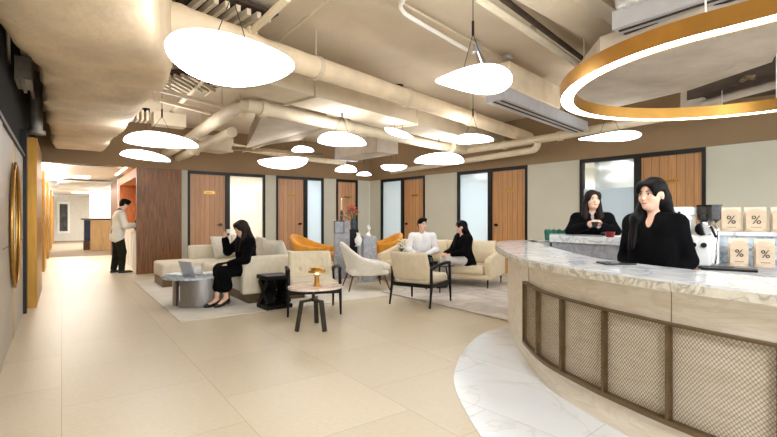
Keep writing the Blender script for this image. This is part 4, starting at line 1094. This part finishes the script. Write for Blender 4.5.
# --- cream two-seat sofa
a2 = math.radians(150)
t = thing('cream_sofa', 'cream leather two-seat sofa with thin black legs, the couple sits on it', 'sofa', (1.776, 7.87, .014), a2)
F = 'sofa_fabric_warm'; LS = 2.35
MB().rbox((LS/2, -.47, .19), (LS-.04, .9, .09), .03).build('seat_frame', F, t, smooth=True)
for k in range(2): MB().rbox((.13+.525+1.05*k, -.38, .31), (1.04, .78, .17), .05).build('seat_cushion', F, t, smooth=True)
MB().rbox((LS/2, -.90, .46), (LS, .14, .52), .05).build('backrest', F, t, smooth=True)
for k in range(2): MB().pillow((.13+.525+1.05*k, -.74, .58), (1.0, .46, .22), Matrix.Rotation(PI/2+.22, 3, 'X')).build('back_cushion', F, t, smooth=True)
for x in (.055, LS-.055):
    m = MB(); P = [(-.03, .17), (-.02, .46), (-.08, .53), (-.5, .60), (-.9, .68), (-.96, .66), (-.96, .17)]
    vs = [(x-.06, y, z) for y, z in P]+[(x+.06, y, z) for y, z in P]; n = len(P)
    bm = bmesh.new(); vv = [bm.verts.new(v) for v in vs]
    bm.faces.new(vv[:n]); bm.faces.new(vv[n:][::-1])
    for i in range(n): bm.faces.new((vv[i], vv[n+i], vv[n+(i+1) % n], vv[(i+1) % n]))
    bmesh.ops.recalc_face_normals(bm, faces=bm.faces[:]); bmesh.ops.bevel(bm, geom=bm.edges[:], offset=.022, segments=3, affect='EDGES', profile=.5)
    bm.verts.index_update(); m.add([v.co[:] for v in bm.verts], [[v.index for v in f.verts] for f in bm.faces]); bm.free()
    m.build('armrest', F, t, smooth=True)
for x in (.06, LS-.06):
    for y in (-.06, -.88): MB().tube([(x, y, .16), (x, y, 0)], [.018, .01], 8).build('leg', 'black_metal', t, smooth=True)
L1 = Vector((1.776, 7.87, .014))
pil(1.3, -.62, .60, .5, .46, .18, 1.35, -.3, 'cream cushion on the sofa between the man and the woman', L1, a2, 'sofa_fabric_warm')
pil(.32, -.60, .60, .5, .46, .18, 1.7, -.25, 'cream cushion just right of the woman at the sofa arm', L1, a2, 'sofa_fabric_warm')
# --- black coffee table with cups
t = thing('coffee_table', 'round black coffee table in front of the seated couple', 'table', (.86, 7.72, .014))
MB().lathe((0, 0, .43), [(0, 0), (.27, 0), (.28, .01), (.28, .02), (0, .02)], 40).build('table_top', 'black_gloss', t, smooth=True)
for k in range(3): a = .5+k*2*PI/3; MB().tube([(.15*math.cos(a), .15*math.sin(a), .43), (.24*math.cos(a), .24*math.sin(a), 0)], [.016, .012], 8).build('leg', 'black_wood', t)
cup((.80, 7.62, .465), .3, 'black cup on the round black coffee table', 'cup_black', .045, .06)
tag(MB().lathe((0, 0, 0), [(0, 0), (.035, 0), (.04, .02), (.035, .1), (.03, .11), (0, .112)]).build('bottle', 'black_gloss', smooth=True, loc=(.74, 7.78, .465)), 'small black bottle on the round coffee table next to the black cup', 'bottle')

# --- pedestals with candle, flowers, ornaments
def pedestal(px, Y, w_, h, label, mt):
    X = (px-388.5)/FP*Y; t = thing('pedestal', label, 'pedestal', (X, Y, 0), .25)
    MB().rbox((0, 0, h/2), (w_, w_, h), .006).build('column', mt, t); MB().box((0, 0, .02), (w_+.01, w_+.01, .04)).build('plinth', mt, t)
    return Vector((X, Y, h))
p = pedestal(341.5, 9.5, .30, 1.2, 'tall grey plaster pedestal carrying the candle', 'grey_stone')
t = thing('candle_holder', 'dark glass candle holder with a tall white candle on the tall grey pedestal', 'candle', p)
MB().lathe((0, 0, 0), [(0, 0), (.05, 0), (.05, .01), (.02, .03), (.035, .08), (.02, .12), (.035, .17), (.015, .2), (.02, .22), (0, .22)]).build('holder', 'vase_glass', t, smooth=True)
MB().cyl((0, 0, .22), .014, .22, 14).build('candle', 'candle_wax', t, smooth=True); MB().lathe((0, 0, .44), [(0, 0), (.008, .015), (0, .045)], 8).build('flame', 'candle_glow', t)
t = thing('wire_frame', 'thin black wire frame hung over the top of the tall grey pedestal', 'ornament', p+Vector((0, -.17, -.25)), .25)
m = MB()
for a, c in (((-.13, .0, .24), (-.13, -.02, 0)), ((-.13, -.02, 0), (.07, -.02, 0)), ((.07, -.02, 0), (.07, 0, .24)), ((-.13, 0, .24), (.07, 0, .24))): m.tube([a, c], .006, 6)
m.build('frame', 'black_metal', t)
p = pedestal(353.5, 9.75, .19, 1.02, 'narrow black pedestal between the two grey ones', 'black_wood')
t = thing('flower_vase', 'blue-grey glass vase of coral flowers on the narrow black pedestal', 'vase', p)
MB().lathe((0, 0, 0), [(0, 0), (.05, 0), (.065, .04), (.07, .14), (.05, .2), (.055, .22), (.048, .22), (.043, .2), (.06, .13), (0, .02)]).build('vase_body', 'vase_glass', t, smooth=True)
rnd = random.Random(7); m = MB(); f_ = MB(); l_ = MB()
for k in range(30):
    a = rnd.uniform(0, 2*PI); r = rnd.uniform(.02, .15); z = rnd.uniform(.3, .5); q = Vector((r*math.cos(a)-.02, r*math.sin(a), z)); m.tube([(0, 0, .12), q*.6+Vector((0, 0, .06)), q], .003, 5)
    for j in range(6):
        b_ = 2*PI*j/6; d = Vector((math.cos(b_), math.sin(b_), .5)).normalized()*.06; s_ = Vector((-math.sin(b_), math.cos(b_), 0))*.024
        f_.add([q, q+d*.6+s_, q+d, q+d*.6-s_, q+Vector((0, 0, -.006))], [(0, 1, 2, 3), (4, 3, 2, 1)])
for k in range(5):
    a = PI+rnd.uniform(-.5, .5); q = Vector((.26*math.cos(a)*rnd.uniform(.7, 1), .05*k-.1, rnd.uniform(.26, .34))); m.tube([(0, 0, .15), q], .003, 5); f_.pillow(q, (.06, .03, .02), Matrix.Rotation(a, 3, 'Z'), 4)
m.build('stems', 'leaf_green', t); f_.build('flowers', 'flower_coral', t)
p = pedestal(368.7, 9.0, .26, .90, 'shorter grey pedestal topped by a white ornament', 'grey_stone')
t = thing('ornament', 'small white abstract ornament on the shorter grey pedestal', 'ornament', p)
solid('figure', [cone((0, 0, .02), (.01, 0, .12), .03, .012, .02), ell((.0, 0, .17), (.045, .03, .05), .02), ell((.015, 0, .19), (.018, .05, .018), .01, -1), cone((-.01, 0, .02), (.0, 0, .01), .045, .045, .01)], 'porcelain', t, .009)
p = Vector(((358.5-388.5)/FP*8.85, 8.85, 0))
t = thing('white_vase', 'white curvy vase on a slim stand between the pedestals', 'vase', p)
MB().lathe((0, 0, .72), [(0, 0), (.04, 0), (.07, .06), (.075, .12), (.04, .18), (.035, .22), (.05, .25), (.04, .25), (.03, .2), (0, .1)]).build('vase_body', 'porcelain', t, smooth=True)
MB().cyl((0, 0, .0), .09, .02).cyl((0, 0, .02), .02, .68).cyl((0, 0, .7), .07, .02).build('stand', 'grey_stone', t, smooth=True)
t = thing('plant_bowl', 'low bowl of small white flowers beside the man on the sofa', 'plant', (.25, 8.75, .014))
MB().lathe((0, 0, 0), [(0, 0), (.1, 0), (.1, .02), (.03, .04), (.03, .50), (.1, .54), (.12, .6), (.1, .6), (0, .56)]).build('pot', 'grey_stone', t, smooth=True)
f_ = MB(); m = MB()
for k in range(18):
    a = rnd.uniform(0, 2*PI); r = rnd.uniform(0, .12); q = Vector((r*math.cos(a), r*math.sin(a), rnd.uniform(.66, .82))); m.tube([(0, 0, .57), q], .003, 5); f_.pillow(q, (.04, .04, .02), None, 4)
f_.build('flowers', 'flower_white', t); m.build('stems', 'leaf_green', t)
# teal stool behind the ledge
t = thing('bar_stool', 'teal upholstered bar stool behind the raised ledge, left of the woman', 'stool', (2.42, 6.25, 0), math.radians(240))
pr = []
for k in range(9): a = math.radians(100+160*k/8); pr.append(cone((.18*math.cos(a), .2*math.sin(a), .80), (.21*math.cos(a), .23*math.sin(a), 1.07), .03, .03, .04))
solid('backrest', pr, 'teal_fabric', t, .014); solid('seat', [rb((0, 0, .74), (.2, .21, .05), .045)], 'teal_fabric', t, .014)
for sx, sy in ((1, 1), (1, -1), (-1, 1), (-1, -1)): MB().tube([(sx*.14, sy*.15, .7), (sx*.2, sy*.2, 0)], .013, 8).build('leg', 'black_metal', t, smooth=True)
MB().tube([(.19, -.19, .25), (.19, .19, .25)], .009, 8).build('footrest', 'black_metal', t)

# ================================================ PEOPLE (local frame: x forward, y left, z up)
V3 = lambda *a: Vector(a)
def hand_prims(wr, d, nrm, side, curl, sc=1.0):
    """palm, four unequal curled fingers and a thumb from the side of the palm; nrm is where the palm faces"""
    d = d.normalized(); nrm = (nrm-d*nrm.dot(d)).normalized(); lat = d.cross(nrm)*side
    pr = []; c = wr+d*.045*sc
    for o in (-.027, -.009, .009, .027): pr.append(cone(wr+lat*o*.6*sc, wr+d*.082*sc+lat*o*sc, .0135*sc, .0115*sc, .008))
    for o, L in ((-.030, .060), (-.010, .076), (.010, .082), (.029, .073)):
        p = wr+d*.084*sc+lat*o*sc; dd = d.copy(); r = .0088*sc
        for j, f in enumerate((.44, .32, .26)):
            ang = curl*(.6, 1.0, .8)[j]; ax = d.cross(nrm).normalized(); dd = Matrix.Rotation(ang, 3, ax) @ dd
            q = p+dd*L*f*sc; pr.append(cone(p, q, r, r*.92, .002)); p = q; r *= .92
    p = wr+d*.022*sc+lat*.028*sc; td = (d*.55+lat*.75+nrm*.45).normalized(); q = p+td*.036*sc; q2 = q+(d*.8+lat*.1+nrm*.55).normalized()*.032*sc
    pr += [cone(p-lat*.01*sc, q, .0125*sc, .0105*sc, .006), cone(q, q2, .0105*sc, .0085*sc, .003)]
    return pr
def person(label, loc, rz, J, yaw=0, pitch=0, sc=1.0, male=False, hair='long', hair_mt='hair_black', vox=.0095, arms_n=None, curl=(.5, .5), ankle_skin=False):
    t = thing('person', label, 'person', loc, rz)
    K = {k: Vector(v) for k, v in J.items()}
    hc = K['head']; Mh = Matrix.Rotation(yaw, 3, 'Z') @ Matrix.Rotation(pitch, 3, 'Y'); h = lambda x, y, z: hc+Mh @ (V3(x, y, z)*sc)
    Ml = [list(r) for r in Mh]
    sw = 1.08 if male else 1.0; s = sc
    pel, ch, nk = K['pelvis'], K['chest'], K['neck']
    lat = (K['shL']-K['shR']).normalized(); hl = (K['hipL']-K['hipR']).normalized()
    pr = []
    for q in (-1, 1):
        pr.append(cone(pel+hl*q*.075*s, ch-V3(0, 0, .12*s)+lat*q*.045*s, .105*s, .085*s, .05))
        pr.append(cone(ch-V3(0, 0, .12*s)+lat*q*.045*s, ch+lat*q*.065*s*sw, .085*s, .10*s, .05))
    pr.append(cone(K['shL'], K['shR'], .055*s, .055*s, .06))
    pr.append(cone(nk-V3(0, 0, .03), hc+Mh @ V3(-.02, 0, -.06)*s, .052*s*sw, .046*s*sw, .03))
    for sd in 'LR':
        pr += [cone(K['sh'+sd], K['el'+sd], .047*s*sw, .037*s*sw, .03), cone(K['el'+sd], K['wr'+sd], .037*s*sw, .024*s*sw, .02)]
        pr += [cone(K['hip'+sd], K['kn'+sd], .083*s, .054*s, .03), cone(K['kn'+sd], K['kn'+sd].lerp(K['an'+sd], .35), .052*s, .054*s, .02), cone(K['kn'+sd].lerp(K['an'+sd], .35), K['an'+sd], .053*s, .033*s, .02)]
        f = K['toe'+sd]-K['an'+sd]; pr += [cone(K['an'+sd]+V3(0, 0, -.02), K['toe'+sd], .032*s, .022*s, .02)]
        d = K.get('hd'+sd, K['wr'+sd]-K['el'+sd]); nn = K.get('pn'+sd, V3(0, 0, -1) if abs(d.normalized().z) < .8 else V3(0, -1 if sd == 'L' else 1, 0))
        pr += hand_prims(K['wr'+sd], d, nn, -1 if sd == 'L' else 1, curl[0 if sd == 'L' else 1], s)
    # head
    pr += [ell(h(-.008, 0, .03), (.094*s, .074*s, .092*s), .02, 1, Ml), ell(h(.022, 0, -.03), (.066*s, .058*s, .075*s), .03, 1, Ml), ell(h(.052, 0, -.082), (.030*s, .030*s, .024*s), .03, 1, Ml)]
    for q in (-1, 1):
        pr += [ell(h(.052, q*.034, -.022), (.03*s, .026*s, .028*s), .02, 1, Ml), ell(h(-.002, q*.076, -.006), (.016*s, .008*s, .029*s), .006, 1, Ml)]
        pr += [ell(h(.093, q*.031, .008), (.014*s, .018*s, .009*s), .012, -1, Ml)]
    pr += [cone(h(.080, 0, .012), h(.099, 0, -.026), .009*s, .012*s, .008), ell(h(.084, 0, -.052), (.012*s, .022*s, .009*s), .008, 1, Ml), ell(h(.080, 0, -.062), (.012*s, .018*s, .008*s), .006, 1, Ml)]
    solid('body', pr, 'skin', t, vox)
    # features
    def feat(name, c, r, mt, parent=t):
        m = MB(); vs = []; fs = []; n = 12; k = 8
        for i in range(k+1):
            for j in range(n):
                a = PI*i/k; b = 2*PI*j/n; vs.append(c+Mh @ V3(r[0]*math.cos(b)*math.sin(a), r[1]*math.sin(b)*math.sin(a), r[2]*math.cos(a))*s)
        for i in range(k):
            for j in range(n): fs.append((i*n+j, (i+1)*n+j, (i+1)*n+(j+1) % n, i*n+(j+1) % n))
        m.add(vs, fs); return m.build(name, mt, t, smooth=True)
    for q in (-1, 1):
        feat('eye', h(.0785, q*.031, .007), (.0095, .0135, .0068), 'eye_white'); feat('pupil', h(.0845, q*.031, .007), (.0055, .0062, .0062), 'eye_dark')
        m = MB(); m.tube([h(.082, q*.018, .011), h(.089, q*.030, .0155), h(.078, q*.046, .011)], .0018*s, 6); m.build('eyelash', 'eye_dark', t)
        m = MB(); m.tube([h(.088, q*.016, .026), h(.088, q*.032, .031), h(.074, q*.050, .027)], [.003*s, .0032*s, .0015*s], 6); m.build('eyebrow', hair_mt, t)
    feat('lips', h(.0885, 0, -.0555), (.0075, .0225, .0062), 'lips')
    # hair
    cut = [ell(h(.103, 0, -.026), (.068*s, .060*s, .098*s), .012, -1, Ml)]
    if hair == 'short':
        hp = [ell(h(-.014, 0, .048), (.103*s, .083*s, .088*s), .02, 1, Ml), ell(h(-.045, 0, .0), (.06*s, .074*s, .07*s), .03, 1, Ml), ell(h(.045, .01, .105), (.055*s, .06*s, .032*s), .03, 1, Ml)]
        hp += cut+[ell(h(.05, 0, -.07), (.1*s, .11*s, .075*s), .01, -1, Ml)]+[ell(h(.012, q*.085, -.012), (.035*s, .02*s, .04*s), .005, -1, Ml) for q in (-1, 1)]
    else:
        hp = [ell(h(-.012, 0, .04), (.108*s, .086*s, .094*s), .02, 1, Ml), ell(h(-.045, 0, -.03), (.068*s, .082*s, .11*s), .03, 1, Ml)]
        for q in (-1, 1): hp.append(ell(h(.03, q*.06, .045), (.055*s, .03*s, .06*s), .03, 1, Ml))
        cut2 = list(cut)
        if hair == 'tucked':      # left ear free, hair behind the left shoulder, in front of the right one
            cut2 += [ell(h(.02, .088, -.02), (.045*s, .03*s, .05*s), .006, -1, Ml)]
        hp += cut2
        def lock(a, b_, c_, r): hp.extend([cone(a, b_, r[0], r[1], .03), cone(b_, c_, r[1], r[2], .03)])
        bk = K['neck']-V3(.075, 0, 0)*s
        if hair == 'tucked':
            lock(h(-.06, .03, -.03), bk+V3(-.03, .05, -.03)*s, bk+V3(-.05, .07, -.22)*s, (.06*s, .052*s, .03*s)); lock(h(-.06, -.03, -.03), bk+V3(-.03, -.05, -.03)*s, bk+V3(-.05, -.05, -.24)*s, (.06*s, .052*s, .03*s))
            lock(h(-.01, -.074, -.03), K['shR'].lerp(nk, .45)+V3(.085, 0, .0)*s, ch.lerp(K['shR'], .55)+V3(.145, 0, -.15)*s, (.032*s, .034*s, .012*s))
            lock(h(-.04, -.074, -.06), K['shR'].lerp(nk, .30)+V3(.065, 0, .01)*s, ch.lerp(K['shR'], .8)+V3(.13, 0, -.17)*s, (.035*s, .034*s, .010*s))
        else:
            for q, sh in ((1, K['shL']), (-1, K['shR'])):
                lock(h(-.01, q*.078, -.02), sh.lerp(nk, .5)+V3(.055, 0, .0)*s, ch.lerp(sh, .35)+V3(.115, 0, -.08)*s, (.032*s, .04*s, .02*s))
                lock(h(-.06, q*.03, -.03), bk+V3(-.02, q*.05, -.03)*s, bk+V3(-.045, q*.06, -.20)*s, (.055*s, .05*s, .028*s))
            if hair == 'fringe': hp.append(ell(h(.07, 0, .075), (.035*s, .06*s, .038*s), .02, 1, Ml))
    solid('hair', hp, hair_mt, t, min(vox, .009), .0016 if hair != 'short' else .001)
    return t, K, s, lat, hl
def top(name, mt, P, sleeve=.92, hem=-.10, flare=.0, ex=.016, vneck=True, collar=True, vox=.010, long=False, ncut=.0):
    t, K, s, lat, hl = P; pel, ch, nk = K['pelvis'], K['chest'], K['neck']; up = (ch-pel).normalized()
    pr = []
    for q in (-1, 1):
        pr.append(cone(pel+up*hem*s+hl*q*(.085+flare)*s, ch-V3(0, 0, .12*s)+lat*q*.05*s, (.105+ex+flare*.5)*s, (.09+ex)*s, .05))
        pr.append(cone(ch-V3(0, 0, .12*s)+lat*q*.05*s, ch+lat*q*.07*s, (.09+ex)*s, (.102+ex)*s, .05))
    pr.append(cone(K['shL']+V3(0, 0, .004), K['shR']+V3(0, 0, .004), (.052+ex)*s, (.052+ex)*s, .06))
    if collar: pr.append(cone(nk-V3(.01, 0, .03), nk+V3(-.012, 0, .012), .066*s, .062*s, .02))
    for sd in 'LR':
        e = K['el'+sd]; w_ = e.lerp(K['wr'+sd], sleeve)
        pr += [cone(K['sh'+sd], e, (.05+ex)*s, (.042+ex)*s, .03), cone(e, w_, (.042+ex)*s, (.028+ex)*s, .02)]
    if vneck:
        fw = (lat.cross(V3(0, 0, 1)))
        pr.append(cone(nk+fw*.085*s+V3(0, 0, .03), ch+fw*.150*s-V3(0, 0, .06*s), .050*s, .004*s, .006, -1))
    return solid(name, pr, mt, t, vox)
def bottoms(name, mt, P, leg=.97, ex=.018, vox=.011):
    t, K, s, lat, hl = P; pr = [cone(K['pelvis']+hl*.075*s, K['pelvis']-hl*.075*s, (.112)*s, .112*s, .04), cone(K['pelvis'], K['pelvis'].lerp(K['chest'], .35), .115*s, .10*s, .05)]
    for sd in 'LR':
        k_ = K['kn'+sd]; a = k_.lerp(K['an'+sd], leg); pr += [cone(K['hip'+sd], k_, (.088+ex*.6)*s, (.056+ex)*s, .04), cone(k_, a, (.056+ex)*s, (.045+ex*.6)*s, .03)]
    return solid(name, pr, mt, t, vox)
def shoes(P, mt='shoe_black', heel=False, sole=None):
    t, K, s, lat, hl = P
    for sd in 'LR':
        a, b_ = K['an'+sd], K['toe'+sd]; f = (b_-a); f.z = 0; f.normalize(); z0 = min(a.z-.085, b_.z-.02)
        if heel:
            solid('shoe', [cone(a+V3(0, 0, -.055)-f*.03, b_+V3(0, 0, -.012), .033, .026, .02), cone(b_, b_+f*.05+V3(0, 0, -.012), .027, .008, .02), cone(a+V3(0, 0, -.06)-f*.035, a+V3(0, 0, -.06)-f*.035+V3(0, 0, -.045), .012, .006, .01), ell(a+f*.055+V3(0, 0, .01), (.055, .027, .032), .01, -1)], mt, t, .008)
        else:
            o = solid('shoe', [cone(a+V3(0, 0, -.045)-f*.025, b_+V3(0, 0, .005), .044*s, .034*s, .03), cone(a+V3(0, 0, -.02), a+V3(0, 0, .02), .045*s, .044*s, .02), cone(b_, b_+f*.04, .036*s, .03*s, .02)], mt, t, .011)
            if sole: MB().rbox((a+b_)/2+f*.01+V3(0, 0, -(a.z+b_.z)/2+.014), ((b_-a).length+.13, .09, .024), .01, math.atan2(f.y, f.x)).build('sole', sole, o)

# --- woman behind the bar
J = dict(pelvis=(0, 0, .86), chest=(.0, 0, 1.16), neck=(-.015, 0, 1.275), head=(.02, 0, 1.415), shL=(-.01, .145, 1.215), shR=(-.01, -.145, 1.215),
         elL=(-.05, .205, .96), elR=(-.02, -.20, .96), wrL=(.11, .16, .82), wrR=(.12, -.16, .82),
         hipL=(0, .08, .82), hipR=(0, -.08, .82), knL=(.02, .085, .45), knR=(.02, -.085, .45), anL=(-.01, .085, .085), anR=(-.01, -.085, .085), toeL=(.13, .1, .03), toeR=(.13, -.1, .03))
P = person('woman in a black jacket with long dark hair standing behind the bar', (1.885, 3.2, 0), math.radians(218), J, yaw=math.radians(-14), pitch=.03, sc=.98, hair='tucked', hair_mt='hair_black', vox=.007)
top('jacket', 'cloth_black', P, vox=.008, ex=.014, flare=.005); bottoms('trousers', 'cloth_black', P); shoes(P)

# --- woman leaning on the raised ledge with a cup
J = dict(pelvis=(-.12, 0, .90), chest=(-.01, 0, 1.18), neck=(.0, 0, 1.315), head=(.04, 0, 1.465), shL=(-.0, .17, 1.245), shR=(-.0, -.17, 1.245),
         elL=(.10, .24, 1.10), elR=(.08, -.24, 1.10), wrL=(.25, .055, 1.165), wrR=(.25, -.045, 1.175), hdL=(.3, -.35, .15), hdR=(.3, .35, .15), pnL=(.1, -1, 0), pnR=(.1, 1, 0),
         hipL=(-.12, .08, .86), hipR=(-.12, -.08, .86), knL=(-.08, .085, .47), knR=(-.08, -.085, .47), anL=(-.12, .085, .085), anR=(-.12, -.085, .085), toeL=(.02, .1, .03), toeR=(.02, -.1, .03))
P = person('woman in a black blazer and grey top holding a cup at the raised ledge', (2.47, 5.46, 0), math.radians(250), J, yaw=math.radians(18), pitch=-.08, sc=1.0, hair='long', hair_mt='hair_brown', curl=(.8, .8))
top('blazer', 'cloth_black', P, ex=.022, sleeve=.86); top('turtleneck', 'cloth_grey', P, ex=.008, sleeve=.97, vneck=False, collar=True); bottoms('trousers', 'cloth_black', P); shoes(P)
q = Vector((2.47, 5.46, 0))+Matrix.Rotation(math.radians(250), 3, 'Z') @ V3(.315, .005, 1.15); cup(q, math.radians(330), 'dark cup held in both hands by the woman at the ledge', 'cup_black', .04, .062)

# --- woman on the sectional sofa
J = dict(pelvis=(0, 0, .53), chest=(.06, 0, .83), neck=(.085, 0, .965), head=(.125, 0, 1.10), shL=(.07, .165, .90), shR=(.07, -.165, .90),
         elL=(.16, .22, .66), elR=(.25, -.19, .76), wrL=(.36, .10, .60), wrR=(.33, -.10, .955), hdR=(.02, .10, .4), pnR=(-.3, 1, 0),
         hipL=(0, .09, .51), hipR=(0, -.09, .51), knL=(.42, .05, .50), knR=(.42, -.06, .53), anL=(.40, .10, .14), anR=(.50, .02, .12), toeL=(.53, .12, .035), toeR=(.64, .03, .035))
SW = R(2.27, 6.66)
P = person('woman in a black dress sipping from a cup on the white sectional sofa', (SW.x, SW.y, .0), AU+PI+.12, J, yaw=0, pitch=.32, sc=.98, hair='fringe', hair_mt='hair_brown', curl=(.5, .9))
top('coat', 'cloth_black', P, ex=.024, sleeve=.92, flare=.01, vneck=False)
t, K, s, lat, hl = P; solid('skirt', [cone((0, .09, .53), (.42, .06, .50), .125, .09, .06), cone((0, -.09, .53), (.42, -.06, .52), .125, .09, .06), cone((.42, .06, .48), (.41, .10, .30), .09, .10, .04), cone((.42, -.06, .50), (.45, -.02, .28), .09, .10, .04)], 'cloth_black', t, .011)
shoes(P, heel=True)
q = Vector((SW.x, SW.y, 0))+Matrix.Rotation(AU+PI+.12, 3, 'Z') @ V3(.315, .0, 1.035); cup(q, 2.0, 'white cup with black base raised by the woman on the white sofa', 'porcelain', .04, .06)

# --- man on the cream sofa
J = dict(pelvis=(0, 0, .49), chest=(.03, 0, .81), neck=(.035, 0, .965), head=(.07, 0, 1.115), shL=(.03, .195, .89), shR=(.03, -.195, .89),
         elL=(.10, .27, .64), elR=(.10, -.27, .64), wrL=(.33, .12, .58), wrR=(.33, -.10, .57),
         hipL=(0, .09, .47), hipR=(0, -.09, .47), knL=(.44, .14, .49), knR=(.44, -.14, .49), anL=(.42, .14, .10), anR=(.42, -.14, .10), toeL=(.56, .16, .045), toeR=(.56, -.16, .045))
P = person('young man in a white shirt sitting on the cream sofa', (.66, 8.72, .014), math.radians(262), J, yaw=math.radians(35), pitch=.02, sc=1.0, male=True, hair='short', hair_mt='hair_black', curl=(.7, .7))
top('shirt', 'cloth_white', P, ex=.02, hem=-.04, sleeve=.95); bottoms('trousers', 'cloth_black', P); shoes(P)

# --- woman on the cream sofa
J = dict(pelvis=(0, 0, .49), chest=(.05, 0, .79), neck=(.065, 0, .93), head=(.10, 0, 1.075), shL=(.055, .165, .86), shR=(.055, -.165, .86),
         elL=(.16, .22, .63), elR=(.16, -.22, .63), wrL=(.37, .10, .60), wrR=(.38, -.09, .60),
         hipL=(0, .09, .47), hipR=(0, -.09, .47), knL=(.43, .07, .50), knR=(.43, -.08, .50), anL=(.50, .07, .09), anR=(.52, -.08, .09), toeL=(.63, .08, .04), toeR=(.65, -.09, .04))
P = person('woman in a black blazer and pale trousers sitting on the cream sofa', (1.42, 8.28, .014), math.radians(205), J, yaw=math.radians(-22), pitch=.0, sc=.99, hair='tucked', hair_mt='hair_black', curl=(.7, .7))
top('blazer', 'cloth_black', P, ex=.024, hem=-.08, flare=.01); bottoms('trousers', 'cloth_pale_grey', P, leg=.9); shoes(P)

# --- man at the corridor kiosk
J = dict(pelvis=(-.04, 0, .94), chest=(.0, 0, 1.26), neck=(.03, 0, 1.42), head=(.10, 0, 1.56), shL=(.0, .19, 1.34), shR=(.0, -.19, 1.34),
         elL=(.06, .25, 1.08), elR=(.06, -.25, 1.08), wrL=(.29, .14, 1.10), wrR=(.30, -.13, 1.10),
         hipL=(-.04, .09, .9), hipR=(-.04, -.09, .9), knL=(-.03, .10, .50), knR=(.03, -.10, .50), anL=(-.1, .11, .09), anR=(.02, -.11, .09), toeL=(.05, .13, .04), toeR=(.17, -.13, .04))
MW = R(1.06, 11.8)
P = person('man in a long white jacket standing at the kiosk in the corridor', (MW.x, MW.y, 0), AU+.1, J, yaw=0, pitch=.42, sc=1.03, male=True, hair='short', hair_mt='hair_black', vox=.011)
top('jacket', 'cloth_cream', P, ex=.026, hem=-.10, flare=.0, vox=.012); top('shirt', 'cloth_black', P, ex=.01, sleeve=.6, vneck=False); bottoms('trousers', 'cloth_olive', P, ex=.03, leg=.93); shoes(P, sole='white_paint')
